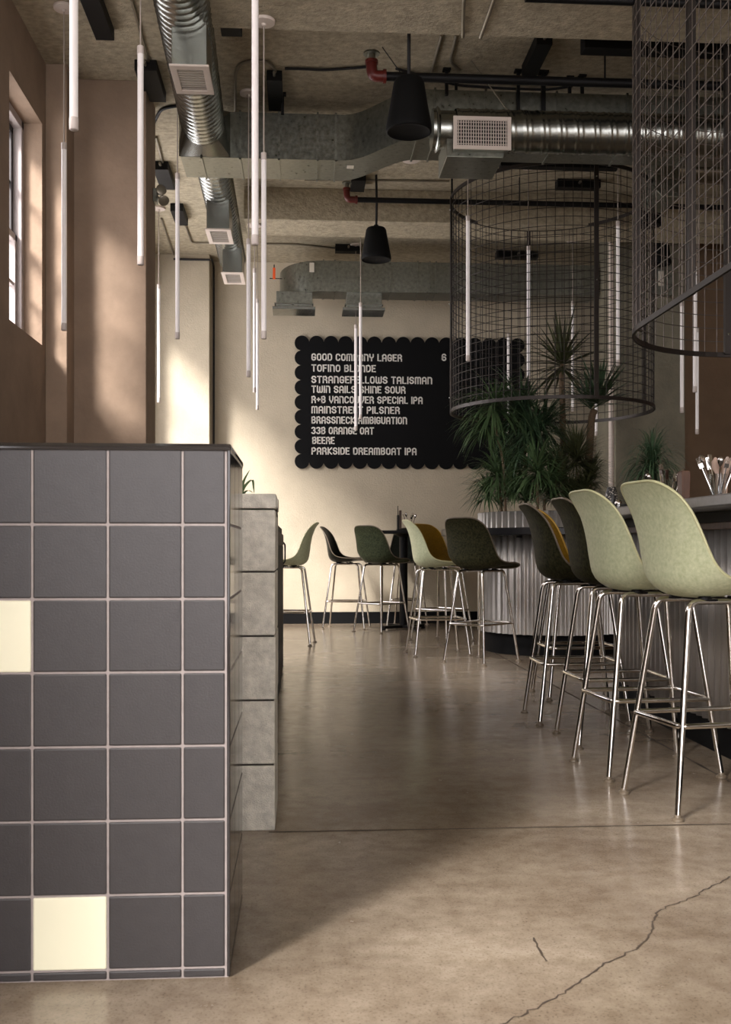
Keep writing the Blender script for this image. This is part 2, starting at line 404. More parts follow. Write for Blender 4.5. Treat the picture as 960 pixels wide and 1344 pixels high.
for ri, (za, zb) in enumerate(rows):
    for ci in range(len(colx)-1):
        xa, xb = colx[ci+1]+G/2, colx[ci]-G/2
        if (ri, ci) in ((1, 2), (5, 3)): cream.append((xa, xb, za, zb)); continue
        m.box((xa, yT, za), (xb, yT+0.008, zb))
m.build('tile_cladding', M_tile, tb, bevel=0.003, seg=2)
for xa, xb, za, zb in cream:
    mm = MB(); mm.box((xa, yT-0.0005, za), (xb, yT+0.008, zb)); o = mm.build('accent_tile', M_cream, tb, bevel=0.003); o['label'] = 'cream glazed tile'
m = MB()  # side face tiles (glazed)
for ri, (za, zb) in enumerate(rows):
    for k in range(3):
        ya = yT+0.0045+k*0.153; m.box((xT-0.007, ya, za), (xT, min(ya+0.1505, yb-0.002), zb))
o = m.build('side_tile', M_tile_gloss, tb, bevel=0.002); o['label'] = 'glossy dark side tiles'
m = MB(); m.box((colx[0]+G/2, yT-0.0005, 0.002), (xT+0.0005, yT+0.004, topT-0.004)); o = m.build('corner_trim', M_tile_gloss, tb, bevel=0.003)
m = MB(); prof = [(yT-0.002, topT-0.012), (yT-0.002, topT-0.004), (yT+0.008, topT+0.004), (yb-0.008, topT+0.004), (yb+0.002, topT-0.004), (yb+0.002, topT-0.012)]
m.prism(prof, 'x', xl, xT+0.002); o = m.build('cap_tile', M_tile_gloss, tb, bevel=0.004)

# ================================================================== CONCRETE BLOCK WALL + DIVIDER
yW = flo(363, 1090).y; xW = flo(363, 1090).x
bw = thing('block_wall', 'grey concrete block planter wall with capstone behind the tiled partition', 'wall', (xW-0.4, yW, 0))
m = MB(); m.box((xW-0.9, yW+0.006, 0), (xW-0.008, yW+0.39, 1.0)); m.build('mortar_core', M_mortar, bw)
zs = [0.0]+[atY(340, py, yW).z for py in (1004, 919.5, 835, 750.5, 668)]
for r in range(5):
    xs = [xW-0.3968*k-(0.0 if True else 0.2) for k in range(3)]
    for k in range(2):
        j = random.uniform(-0.0015, 0.0015)
        m = MB(); m.box((xs[k+1]+0.004+j, yW+j, zs[r]+(0.003 if r else 0)), (xs[k]-0.004+j, yW+0.194, zs[r+1]-0.003)); m.build('block', M_block, bw, bevel=0.004)
        m = MB(); m.box((xs[k+1]+0.004+j, yW+0.2, zs[r]+(0.003 if r else 0)), (xs[k]-0.004+j, yW+0.396, zs[r+1]-0.003)); m.build('block', M_block, bw, bevel=0.004)
zcap = atY(340, 648, yW).z
for y0, y1 in ((yW, yW+0.12), (yW+0.276, yW+0.396)):
    m = MB(); m.box((xW-0.7936, y0, zs[5]+0.002), (xW-0.001, y1, zcap)); m.build('capstone', M_block, bw, bevel=0.004)
m = MB(); m.box((xW-0.79, yW+0.121, zs[5]-0.02), (xW-0.002, yW+0.275, zs[5]+0.012)); m.build('soil', M_soil, bw)

# foliage helper -----------------------------------------------------------
def leaf(mb, base, az, el, L, w, droop, seg=7, fold=0.25, rnd=random):
    d = Vector((math.cos(az)*math.cos(el), math.sin(az)*math.cos(el), math.sin(el))); side = Vector((-math.sin(az), math.cos(az), 0))
    p = Vector(base); rows = []
    for i in range(seg+1):
        t = i/seg; ww = w*(0.55+0.9*t if t < 0.35 else (1-((t-0.35)/0.65)**1.8)*0.865+0.02)
        up = side.cross(d).normalized()*-1
        up = d.cross(side)*-1
        rows.append([p-side*ww/2+up*ww*fold*0.5, Vector(p), p+side*ww/2+up*ww*fold*0.5])
        p = p+d*(L/seg); d = (d+Vector((0, 0, -droop/seg*(0.4+1.2*t)))).normalized()
    mb.grid(rows)
def rosette(mb, c, n, L, w, el0, el1, droop, az0=0, azspan=2*PI):
    for i in range(n):
        t = (i+random.random())/n
        az = az0+random.random()*azspan; el = lerp(el1, el0, t**0.8)+random.uniform(-0.12, 0.12)
        leaf(mb, Vector(c)+Vector((0, 0, 0.06*(1-t)-0.02)), az, el, L*random.uniform(0.72, 1.1), w*random.uniform(0.8, 1.15), droop*random.uniform(0.6, 1.3))

b0 = atY(313, 648, yW+0.2)
sp = thing('spider_plant', 'small green grassy plant sprouting from top of the block wall', 'plant', (b0.x, b0.y, zs[5]+0.012))
m = MB()
for (px, tops) in ((318, [(326, 617), (331, 628)]),):
    pass
def spline_leaf(mb, pts, w):
    pts = [Vector(p) for p in pts]; out = []
    n = len(pts)
    for i in range(n-1):
        a = pts[max(i-1, 0)]; b = pts[i]; c = pts[i+1]; d = pts[min(i+2, n-1)]
        for k in range(5):
            t = k/5; out.append(0.5*((2*b)+(c-a)*t+(2*a-5*b+4*c-d)*t*t+(3*b-a-3*c+d)*t**3))
    out.append(pts[-1]); rows = []; N = len(out)-1
    for i, p in enumerate(out):
        t = i/N; ww = w*(1-0.92*t**2); rows.append([p+Vector((-ww/2, 0, 0.15*ww)), p.copy(), p+Vector((ww/2, ww*0.3, 0.15*ww))])
    mb.grid(rows)
YS = yW+0.2
for path in ([(316,652),(320,632),(328,617)], [(315,652),(322,638),(331,630),(333,640),(333.5,647)], [(314,654),(314,640),(315,626)], [(316,652),(325,644),(332,647)], [(313,654),(316,640),(318.5,636)], [(312,654),(308,638),(304,630)], [(311,654),(306,645),(300,643)]):
    spline_leaf(m, [atY(a, b, YS+random.uniform(-0.02, 0.02)) for a, b in path], 0.011)
m.build('foliage', M_leaf, sp)

# black divider / bench back behind the block wall
xd = flo(372, 872).x; yd0 = yW+0.41; yd1 = flo(372, 872).y
dv = thing('bench_divider', 'black panelled bench divider with brown rail behind the block wall', 'divider', (xd-0.2, (yd0+yd1)/2, 0))
m = MB(); m.box((xd-0.34, yd0, 0), (xd, yd1, 0.90)); m.build('panel', M_black, dv, bevel=0.006)
m = MB(); m.box((xd-0.35, yd0, 0.90), (xd+0.002, yd1, 0.985)); m.build('rail', M_wood, dv, bevel=0.008)
m = MB(); m.box((xd-0.33, yd0, 0.985), (xd-0.01, yd1, 1.03)); m.build('top_ledge', M_black, dv, bevel=0.006)
m = MB()
m.tube(fillet([(xd-0.005, yd1-0.05, 0.93), (xd+0.014, yd1-0.05, 0.91), (xd+0.014, yd1-0.05, 0.78), (xd-0.005, yd1-0.05, 0.76)], 0.03), 0.006, 6); m.build('hook', M_black, dv)

# ================================================================== MENU BOARD
YBD = YB-0.035
bl = atY(387, 615, YBD); tr = atY(689, 444, YBD)
bd = thing('menu_board', 'black scalloped beer menu board with white lettering on the back wall', 'menu board', (bl.x, YBD, bl.z))
nx, nz = 16, 9
W_, H_ = tr.x-bl.x, tr.z-bl.z; px_ = W_/nx; pz_ = H_/nz; r_ = px_*0.505
m = MB(); m.box((bl.x+px_*0.5, YBD-0.0004, bl.z+pz_*0.5), (tr.x-px_*0.5, YB-0.003, tr.z-pz_*0.5))
for i in range(nx):
    for j in range(nz):
        if i in (0, nx-1) or j in (0, nz-1):
            cx, cz = bl.x+px_*(i+0.5), bl.z+pz_*(j+0.5)
            m.prism([(cx+r_*math.cos(2*PI*k/28), cz+r_*math.sin(2*PI*k/28)) for k in range(28)], 'y', YBD, YB-0.002)
m.build('panel', M_board, bd)

# stroke alphabet (own drawing): polylines in a 0..w x 0..1 box
def A_(cx, cy, rx, ry, a0, a1, n=6): return [(cx+rx*math.cos(math.radians(lerp(a0, a1, i/n))), cy+ry*math.sin(math.radians(lerp(a0, a1, i/n)))) for i in range(n+1)]
w = 0.5
ARCH = [(0, 0), (0, 0.75)]+A_(w/2, 0.75, w/2, 0.25, 180, 0)+[(w, 0)]
GL = {
 'A': (w, [ARCH, [(0, 0.42), (w, 0.42)]]),
 'B': (w, [[(0, 0), (0, 1), (0.28, 1)]+A_(0.28, 0.77, 0.2, 0.23, 90, -90)+[(0, 0.54)], [(0.25, 0.54)]+A_(0.25, 0.27, 0.25, 0.27, 90, -90)+[(0, 0)]]),
 'C': (w, [A_(w/2, 0.75, w/2, 0.25, 10, 180)+A_(w/2, 0.25, w/2, 0.25, 180, 350)]),
 'D': (w, [[(0, 0), (0, 1), (0.22, 1)]+A_(0.22, 0.72, 0.28, 0.28, 90, 0)+A_(0.22, 0.28, 0.28, 0.28, 0, -90)+[(0, 0)]]),
 'E': (0.42, [[(0.42, 1), (0, 1), (0, 0), (0.42, 0)], [(0, 0.52), (0.34, 0.52)]]),
 'F': (0.42, [[(0.42, 1), (0, 1), (0, 0)], [(0, 0.52), (0.34, 0.52)]]),
 'G': (w, [A_(w/2, 0.75, w/2, 0.25, 10, 180)+A_(w/2, 0.25, w/2, 0.25, 180, 360)+[(w, 0.46), (0.28, 0.46)]]),
 'H': (w, [[(0, 0), (0, 1)], [(w, 0), (w, 1)], [(0, 0.52), (w, 0.52)]]),
 'I': (0.0, [[(0, 0), (0, 1)]]),
 'K': (w, [[(0, 0), (0, 1)], [(w, 1), (0.04, 0.5), (w, 0)]]),
 'L': (0.4, [[(0, 1), (0, 0), (0.4, 0)]]),
 'M': (0.72, [[(0, 0), (0, 1)]+A_(0.18, 0.8, 0.18, 0.2, 120, 0)+[(0.36, 0)], [(0.36, 0.8)]+A_(0.54, 0.8, 0.18, 0.2, 160, 0)+[(0.72, 0)]]),
 'N': (w, [[(0, 0), (0, 1)], [(0, 0.75)]+A_(w/2, 0.75, w/2, 0.25, 160, 0)+[(w, 0)]]),
 'O': (w, [A_(w/2, 0.72, w/2, 0.28, 0, 180)+A_(w/2, 0.28, w/2, 0.28, 180, 360)+[(w, 0.72)]]),
 'P': (w, [[(0, 0), (0, 1), (0.24, 1)]+A_(0.24, 0.73, 0.26, 0.27, 90, -90)+[(0, 0.46)]]),
 'R': (w, [[(0, 0), (0, 1), (0.24, 1)]+A_(0.24, 0.75, 0.25, 0.25, 90, -90)+[(0, 0.5)], [(0.26, 0.5), (w, 0.3), (w, 0)]]),
 'S': (w, [A_(w/2, 0.76, w/2, 0.24, 10, 180)+A_(w/2, 0.76, w/2, 0.24, 180, 250, 3)+A_(w/2, 0.26, w/2, 0.26, 70, 0, 3)+A_(w/2, 0.26, w/2, 0.26, 0, -170)]),
 'T': (w, [[(0, 1), (w, 1)], [(w/2, 1), (w/2, 0)]]),
 'U': (w, [[(0, 1), (0, 0.25)]+A_(w/2, 0.25, w/2, 0.25, 180, 360)+[(w, 1)]]),
 'V': (w, [[(0, 1), (0, 0.5), (w/2, 0), (w, 0.5), (w, 1)]]),
 'W': (0.72, [[(0, 1), (0, 0.2)]+A_(0.18, 0.2, 0.18, 0.2, 180, 360)+[(0.36, 0.85)], [(0.36, 0.2)]+A_(0.54, 0.2, 0.18, 0.2, 180, 360)+[(0.72, 1)]]),
 'Y': (w, [[(0, 1), (0, 0.72)]+A_(w/2, 0.72, w/2, 0.25, 180, 360)+[(w, 1)], [(w/2, 0.47), (w/2, 0)]]),
 '3': (w, [A_(0.22, 0.77, 0.26, 0.23, 150, -90)+A_(0.22, 0.27, 0.28, 0.27, 90, -150)]),
 '6': (w, [A_(w/2, 0.74, w/2, 0.26, 20, 180)+[(0, 0.28)]+A_(w/2, 0.28, w/2, 0.28, 180, 540, 12)]),
 '+': (0.42, [[(0.21, 0.3), (0.21, 0.72)], [(0, 0.51), (0.42, 0.51)]]),
}
def text_line(s, pxa, pxb, pyc):
    hgt = 9.6/FPX*YBD*1.0; st = hgt*0.17
    c = atY(pxa, pyc, YBD); xa = c.x; xb = atY(pxb, pyc, YBD).x; zc = c.z
    units = 0; seq = []
    for ch in s:
        if ch == ' ': units += 0.42; continue
        gw, pl = GL[ch]; seq.append((units, pl)); units += gw+0.30
    units -= 0.30
    k = (xb-xa-st)/units if units > 0.6 else hgt*0.95
    m = MB(); yy = YBD-0.004
    for off, pl in seq:
        for line in pl:
            pts = [Vector((xa+st/2+(off+q[0])*k, 0, zc-hgt/2+st/2+q[1]*(hgt-st))) for q in line]
            L_, R_ = [], []
            for i, p in enumerate(pts):
                d = (pts[min(i+1, len(pts)-1)]-pts[max(i-1, 0)]).normalized(); sN = Vector((-d.z, 0, d.x))
                if 0 < i < len(pts)-1:
                    d1 = (pts[i]-pts[i-1]).normalized(); sc = 1/max(0.6, abs(d1.dot(d))); 
                else: sc = 1
                ext = d*(st/2)*(-1 if i == 0 else (1 if i == len(pts)-1 else 0))
                q = p+ext; L_.append(q+sN*(st/2*sc)); R_.append(q-sN*(st/2*sc))
            n = len(pts); vs = [Vector((p.x, yy, p.z)) for p in L_+R_]+[Vector((p.x, YBD, p.z)) for p in L_+R_]
            fs = []
            for i in range(n-1):
                fs += [(i, i+1, n+i+1, n+i), (i, 2*n+i, 2*n+i+1, i+1), (n+i, n+i+1, 3*n+i+1, 3*n+i)]
            fs += [(0, n, 3*n, 2*n), (n-1, 3*n-1, 4*n-1, 2*n-1)]
            m.add(vs, fs)
    m.build('lettering', M_letter, bd)
for s, a, b, y in (("GOOD COMPANY LAGER", 409, 528, 468.5), ("TOFINO BLONDE", 409, 493.5, 483), ("STRANGEFELLOWS TALISMAN", 409, 567.5, 498), ("TWIN SAILS SHINE SOUR", 409, 532.5, 510.8), ("R+B VANCOUVER SPECIAL IPA", 409, 555, 524.3), ("MAINSTREET PILSNER", 409, 525, 537.7), ("BRASSNECK AMBIGUATION", 409, 534.5, 551.2), ("33B ORANGE OAT", 409, 491, 565), ("BEERE", 410, 439.5, 578), ("PARKSIDE DREAMBOAT IPA", 409, 547, 591.8), ("6", 580, 585, 469)):
    text_line(s, a, b, y)

# ================================================================== STOOLS
def catmull(P, t):
    n = len(P)-1; x = t*n; i = min(int(x), n-1); f = x-i
    a, b, c, d = P[max(i-1, 0)], P[i], P[i+1], P[min(i+2, n)]
    return tuple(0.5*((2*b[k])+(c[k]-a[k])*f+(2*a[k]-5*b[k]+4*c[k]-d[k])*f*f+(3*b[k]-a[k]-3*c[k]+d[k])*f**3) for k in range(len(b)))
# centre line (fore-aft, height), half width, rim line (fore-aft, height)
PROF = [(0.235, 0.722, 0.195, 0.235, 0.724), (0.216, 0.742, 0.215, 0.216, 0.752), (0.13, 0.742, 0.228, 0.13, 0.770), (0.03, 0.728, 0.233, 0.03, 0.773),
        (-0.06, 0.719, 0.235, -0.036, 0.782), (-0.13, 0.728, 0.234, -0.082, 0.800), (-0.178, 0.765, 0.230, -0.116, 0.835), (-0.194, 0.83, 0.223, -0.137, 0.882),
        (-0.203, 0.90, 0.213, -0.156, 0.937), (-0.218, 0.98, 0.200, -0.186, 1.007), (-0.243, 1.055, 0.183, -0.228, 1.070), (-0.278, 1.112, 0.162, -0.275, 1.118)]
def shell_grid():
    NU, NV = 44, 20; rows = []
    for i in range(NU+1):
        s = i/NU; u = 0.5-0.5*math.cos(PI*s); u = 0.35*s+0.65*u
        y, z, hw, ry, rz = catmull(PROF, u)
        cf = 1.0
        if u < 0.16: a = min(0.992, 1-u/0.16); cf = (1-a**3.2)**(1/3.2)
        if u > 0.80: a = min(0.992, (u-0.80)/0.20); cf = (1-a**3.4)**(1/3.4)
        row = []
        for k in range(NV+1):
            v = math.sin((k/NV*2-1)*PI/2*0.98)/math.sin(PI/2*0.98)
            x = v*hw*cf; h = abs(v*cf)**2.7
            row.append(Vector((x, lerp(y, ry, h), lerp(z, rz, h))))
        rows.append(row)
    return rows
ROWS = shell_grid()
CACHE = {}
def stool_meshes():
    if 'leg' in CACHE: return
    def chain(pts, r): m = MB(); m.tube(pts, r, 8); return m
    R = 0.0105
    for sx in (-1, 1):
        for sy in (-1, 1):
            top = Vector((sx*0.105, sy*0.115, 0.700)); foot = Vector((sx*0.190, sy*0.228, 0.014))
            mid = Vector((sx*0.105, sy*0.06, 0.706))
            pts = [mid]+fillet([mid, Vector((sx*0.112, sy*0.142, 0.706)), foot], 0.05, 6)[1:]
            CACHE['leg', sx, sy] = chain(pts, R).mesh('leg', M_chrome, smooth=50)
            m = MB(); m.lathe([(0.004, 0.022), (0.010, 0.020), (0.012, 0.012), (0.020, 0.008), (0.021, 0.001), (0.018, 0.0)], (foot.x, foot.y, 0), 14)
            CACHE['glide', sx, sy] = m.mesh('glide', MATS['rim_dark'], smooth=40)
        m = MB(); m.tube([(sx*0.105, -0.07, 0.706), (sx*0.105, 0.07, 0.706)], R, 8); CACHE['rail', sx] = m.mesh('seat_rail', M_chrome, smooth=50)
    f = 0.300; t = (0.70-f)/(0.70-0.014); fx = lerp(0.112, 0.190, t)+0.004; fy = lerp(0.142, 0.228, t)+0.012
    loop = [(-fx, -fy, f), (fx, -fy, f), (fx, fy, f), (-fx, fy, f)]
    pts = fillet([Vector((0, -fy, f)), loop[1], loop[2], loop[3], loop[0], Vector((0, -fy, f))], 0.03, 4)[:-1]
    m = MB(); m.tube(pts, 0.0095, 8, closed=True); CACHE['foot'] = m.mesh('footrest', M_chrome, smooth=50)
    m = MB()
    for sx in (-1, 1):
        for sy in (-1, 1): m.lathe([(0.024, 0.710), (0.024, 0.716), (0.02, 0.724)], (sx*0.095, sy*0.055-0.02, 0), 12)
    m.bar((-0.12, 0.055, 0.712), (0.12, 0.055, 0.712), 0.03, 0.006); m.bar((-0.12, -0.055, 0.712), (0.12, -0.055, 0.712), 0.03, 0.006)
    CACHE['mount'] = m.mesh('seat_mount', M_black, smooth=40)
    m = MB(); m.grid(ROWS); CACHE['shellmb'] = m
    N = len(ROWS[0])-1
    loop = [r[0] for r in ROWS]+ROWS[-1][1:]+[r[N] for r in reversed(ROWS[:-1])]+list(reversed(ROWS[0][1:-1]))
    m = MB(); m.tube(loop, 0.0052, 6, closed=True); CACHE['rimmb'] = m
    CACHE['leg'] = 1
RIMS = {'fibreglass_green': M_rim_green, 'fibreglass_mustard': M_rim_mustard}
def stool(x, y, ang, shell, label, group=None):
    """ang: heading of the sitter, degrees from +Y towards +X"""
    stool_meshes()
    root = thing('bar_stool', label, 'bar stool', (x, y, 0), -math.radians(ang), group)
    def link(name, me, par=root):
        o = bpy.data.objects.new(name, me); COL.objects.link(o); o.parent = par; return o
    key = ('shell', shell.name)
    if key not in CACHE:
        CACHE[key] = CACHE['shellmb'].mesh('shell', shell, smooth=True)
        CACHE[key, 'rim'] = CACHE['rimmb'].mesh('rim', RIMS.get(shell.name, M_rim_dark), smooth=True)
    s = link('shell', CACHE[key]); so = s.modifiers.new('solidify', 'SOLIDIFY'); so.thickness = 0.006; so.offset = 0
    link('rim', CACHE[key, 'rim'], s)
    link('seat_mount', CACHE['mount'])
    for sx in (-1, 1):
        link('seat_rail', CACHE['rail', sx])
        for sy in (-1, 1):
            l = link('leg', CACHE['leg', sx, sy]); link('glide', CACHE['glide', sx, sy], l)
    link('footrest', CACHE['foot'])
    return root
def stool_feet(far, near, shell, label, adj=0, d=0.228):
    a, b = flo(*far), flo(*near); mid = (a+b)/2; t = (b-a).normalized(); f = Vector((-t.y, t.x, 0))
    if f.x < 0: f = -f
    c = mid+f*d; return stool(c.x, c.y, math.degrees(math.atan2(f.x, f.y))+adj, shell, label)
stool_feet((820, 1042), (889, 1077), M_sh_green, 'pale green shell bar stool nearest the camera, in front of the bar')
stool_feet((753.5, 999), (799.5, 1026), M_sh_green, 'pale green shell bar stool second from the camera along the bar')
stool_feet((731, 963), (760, 983), M_sh_olive, 'dark olive bar stool between pale green stool and farther dark stool at the bar')
stool_feet((689, 936), (708.5, 951.5), M_sh_olive, 'dark olive bar stool in front of a mustard one near the round planter', adj=0)
stool(1.66, 6.08, 88, M_sh_mustard, 'mustard bar stool half hidden behind the dark olive stools at bar end')
stool(1.40, 7.91, 46, M_sh_olive, 'dark olive bar stool with its back turned, closest to the corrugated planter')
stool(1.13, 8.47, 84, M_sh_green, 'pale green bar stool facing the planter counter, behind a dark stool')
stool(1.34, 9.72, 140, M_sh_mustard, 'mustard bar stool at the planter counter, between pale green and dark stools')
stool(0.85, 10.80, 45, M_sh_dkgreen, 'dark green bar stool with rounded back turned, before the small black table')
stool(0.50, 11.25, 103, M_sh_grey, 'charcoal bar stool in side profile facing right, near back wall')
stool(1.20, 11.55, 196, M_sh_grey, 'charcoal bar stool tucked behind the small black pedestal table')
stool(-0.12, 9.46, -83, M_sh_green, 'pale green bar stool in side profile facing left at the divider')

# ================================================================== SMALL TABLE
tx, ty = atY(530, 700, 11.1).x, 11.1
tt = thing('pedestal_table', 'small black bar-height pedestal table by the back wall', 'table', (tx, ty, 0))
m = MB(); m.box((tx-0.27, ty-0.3, 1.035), (tx+0.27, ty+0.3, 1.066)); m.build('tabletop', M_black, tt, bevel=0.006)
m = MB(); m.lathe([(0.045, 0.03), (0.045, 1.0), (0.10, 1.02), (0.12, 1.035)], (tx, ty, 0), 16); m.build('post', M_black, tt, smooth=40)
m = MB()
for a in (0.5, 0.5+PI/2):
    d = Vector((math.cos(a)*0.26, math.sin(a)*0.26, 0)); m.bar(Vector((tx, ty, 0.03))-d, Vector((tx, ty, 0.03))+d, 0.05, 0.03)
    for s in (-1, 1): m.lathe([(0.025, 0.0), (0.025, 0.018)], (tx+s*d.x, ty+s*d.y, 0), 10)
m.build('base', M_black, tt)
zt = 1.066
# menu holder and condiments on the table
mh = thing('menu_holder', 'dark upright menu holder on the small black pedestal table', 'menu holder', (tx-0.03, ty, zt))
m = MB(); m.box((tx-0.075, ty-0.05, zt), (tx+0.0, ty+0.05, zt+0.018)); m.build('base', M_black, mh)
m = MB(); m.box((tx-0.07, ty-0.045, zt+0.018), (tx-0.055, ty+0.045, zt+0.17)); m.build('menu', M_black, mh)
m = MB(); m.box((tx-0.048, ty-0.04, zt+0.018), (tx-0.025, ty+0.04, zt+0.22)); m.build('wood_panel', M_wood, mh)
m = MB(); m.tube([(tx-0.062, ty, zt+0.15), (tx-0.062, ty, zt+0.27)], 0.004, 6); m.build('spike', M_black, mh)
def cutlery_cup(name, label, loc, h, r, n, mcup, mixed=True, wide=0.5, L=0.17):
    root = thing(name, label, 'cutlery cup', loc); x, y, z = loc
    m = MB(); m.lathe([(r*0.82, z), (r, z+h), (r*0.93, z+h), (r*0.76, z+0.006), (0.001, z+0.006)], (x, y, 0), 20, caps=False); m.build('cup', mcup, root, smooth=40)
    for i in range(n):
        a = 2*PI*i/n+random.uniform(-0.3, 0.3); b = Vector((x+math.cos(a)*r*0.4, y+math.sin(a)*r*0.4, z+0.010))
        d = Vector((math.cos(a)*wide*random.uniform(0.3, 1), math.sin(a)*wide*random.uniform(0.3, 1), 1)).normalized()
        ll = L*random.uniform(0.85, 1.05); k = i % 3
        m = MB(); p1 = b+d*ll
        m.tube([b, b+d*ll*0.75], [0.0035, 0.003], 6)
        if k == 0:    # spoon bowl
            m.tube([b+d*ll*0.75, b+d*ll*0.82, b+d*ll*0.9, b+d*ll*0.97, p1], [0.003, 0.010, 0.014, 0.010, 0.002], 8); nm = 'spoon'
        elif k == 1:  # fork tines
            s = d.cross(Vector((0, 1, 0))).normalized()
            m.bar(b+d*ll*0.74, b+d*ll*0.85, 0.020, 0.003, up=(0, 1, 0))
            for q in (-1, -0.33, 0.33, 1): m.tube([b+d*ll*0.84+s*0.0085*q, p1+s*0.0085*q], [0.002, 0.0012], 5)
            nm = 'fork'
        else:
            m.bar(b+d*ll*0.7, p1, 0.016, 0.003, up=(0, 1, 0)); nm = 'knife'
        o = m.build(nm, M_glassy if mixed else M_wood, None, smooth=40)
        yield root, o, nm
cid = 0
def cup_set(cname, label, loc, h, r, n, mcup, where, **kw):
    lab = {'spoon': 'steel spoon standing in the %s', 'fork': 'steel fork standing in the %s', 'knife': 'steel knife standing in the %s'}
    for root, o, nm in cutlery_cup(cname, label, loc, h, r, n, mcup, **kw):
        tag(o, lab[nm] % where, 'cutlery', nm+'s in the '+where)
cup_set('cutlery_cup', 'small dark cup of cutlery on the pedestal table', (tx+0.075, ty, zt), 0.07, 0.036, 5, M_black, 'dark cup on the pedestal table', L=0.19)

# ================================================================== PLANTER WITH RING COUNTER
pc = Vector((2.16, 8.78, 0)); RP = 0.615
pl = thing('corrugated_planter', 'round corrugated metal planter with black plinth and ring counter', 'planter', pc)
NR = 58
m = MB(); m.lathe([(RP-0.045, 0.0), (RP-0.045, 0.185)], pc, 48); m.build('plinth', M_base, pl, smooth=40)
m = MB(); m.lathe([(RP, 0.175), (RP, 0.6), (RP, 1.18), (RP-0.012, 1.185), (RP-0.03, 1.18), (RP-0.03, 1.05)], pc, NR*8, rfun=lambda r, a, z: r+0.015*math.cos(a*NR), caps=False)
m.build('corrugated_skin', M_corr, pl, smooth=True)
m = MB(); m.lathe([(0.01, 1.125), (RP-0.04, 1.115), (RP-0.04, 1.05)], pc, 32, caps=False); m.build('soil', M_soil, pl)
m = MB(); RO, RI = 0.945, RP+0.012
m.lathe([(RI, 0.985), (RO-0.006, 0.985), (RO, 0.991), (RO, 1.038), (RO-0.006, 1.044), (RI, 1.044), (RI, 0.985)], pc, 72, caps=False); m.build('ring_counter', M_ring, pl, smooth=35)
m = MB()
for k in range(8):
    a = 2*PI*k/8+0.2; d = Vector((math.cos(a), math.sin(a), 0)); m.box(tuple(pc+d*(RP+0.13)+Vector((-0.02,-0.02,0.965))), tuple(pc+d*(RP+0.13)+Vector((0.02,0.02,0.986)))); 
m.build('bracket', M_black, pl)

def stem(mb, pts, r0, r1):
    pts = [Vector(p) for p in pts]; fine = []
    for i in range(25): fine.append(Vector(catmull([tuple(p) for p in pts], i/24)))
    mb.tube(fine, [lerp(r0, r1, i/24)*(1+0.05*math.sin(i*2.1)) for i in range(25)], 8)
zs_ = 1.115
def dracaena(label, base_px, Y, nodes, rosettes, r0, r1, lm, twin=None):
    b = atY(base_px, 700, Y); base = Vector((b.x, Y, zs_))
    root = thing('potted_dracaena', label, 'plant', base)
    m = MB(); stem(m, [base-Vector((0,0,0.06))]+[atY(px, py, Y+dy) for px, py, dy in nodes], r0, r1)
    m.build('trunk', M_trunk, root, smooth=True)
    m = MB()
    for (px, py, dy, n, L, w_, el0, el1, dr) in rosettes: rosette(m, atY(px, py, Y+dy), int(n*(2.4 if w_ < 0.02 else 1.6)), L, w_*(1.25 if w_ < 0.02 else 1.1), el0, el1, dr)
    m.build('foliage', lm, root)
    return root
dracaena('tall dracaena in the round planter with the highest upright leaf crown', 741, 8.85, [(741, 640, 0), (739, 560, 0), (738, 500, 0), (738, 478, 0)], [(738, 480, 0, 46, 0.50, 0.030, -0.5, 1.45, 0.55)], 0.030, 0.024, M_leaf3)
dracaena('dracaena with thick pale trunk and spiky crown reaching right out of the planter', 770, 8.70, [(772, 640, 0), (774, 590, 0), (777, 550, 0), (781, 538, 0)], [(786, 528, 0, 40, 0.46, 0.030, 0.0, 1.3, 0.45), (776, 535, 0.05, 12, 0.36, 0.028, 0.4, 1.4, 0.3)], 0.036, 0.030, M_leaf2)
dracaena('drooping fine-leaved plant at the left rear of the round planter', 664, 8.55, [(662, 620, 0), (655, 580, 0), (646, 545, 0)], [(650, 535, 0, 80, 0.46, 0.015, -0.6, 1.1, 1.9), (640, 560, 0.1, 40, 0.38, 0.014, -0.6, 0.8, 1.9)], 0.012, 0.009, M_leaf)
dracaena('dense drooping plant in the middle of the round planter', 690, 8.70, [(690, 620, 0), (687, 580, 0), (684, 555, 0)], [(686, 545, 0, 100, 0.50, 0.016, -0.5, 1.2, 1.8), (700, 575, -0.15, 90, 0.46, 0.016, -0.6, 1.2, 1.9), (715, 560, 0.1, 60, 0.44, 0.016, -0.4, 1.2, 1.6)], 0.014, 0.010, M_leaf2)
dracaena('low bushy plant spilling over the left rim of the planter', 660, 8.66, [(657, 650, 0), (654, 635, -0.1)], [(654, 628, 0, 90, 0.36, 0.015, -0.3, 1.3, 1.9), (640, 650, 0.1, 50, 0.30, 0.013, -0.3, 1.2, 1.9), (676, 640, -0.05, 60, 0.34, 0.015, -0.2, 1.3, 1.8)], 0.012, 0.010, M_leaf)
dracaena('dark grassy plant on the right side of the round planter', 755, 8.50, [(757, 640, 0), (758, 620, 0)], [(757, 605, 0, 110, 0.34, 0.012, -0.3, 1.35, 1.0), (735, 630, -0.1, 70, 0.34, 0.014, -0.2, 1.35, 1.2), (775, 630, 0.05, 60, 0.28, 0.011, -0.2, 1.3, 1.0)], 0.014, 0.012, M_leaf3)
dracaena('leafy plant at the front of the round planter, trailing down the middle', 706, 8.30, [(706, 650, 0), (705, 635, 0)], [(705, 622, 0, 80, 0.36, 0.016, -0.3, 1.3, 1.9), (722, 640, 0, 50, 0.28, 0.015, -0.2, 1.3, 1.7)], 0.012, 0.010, M_leaf)

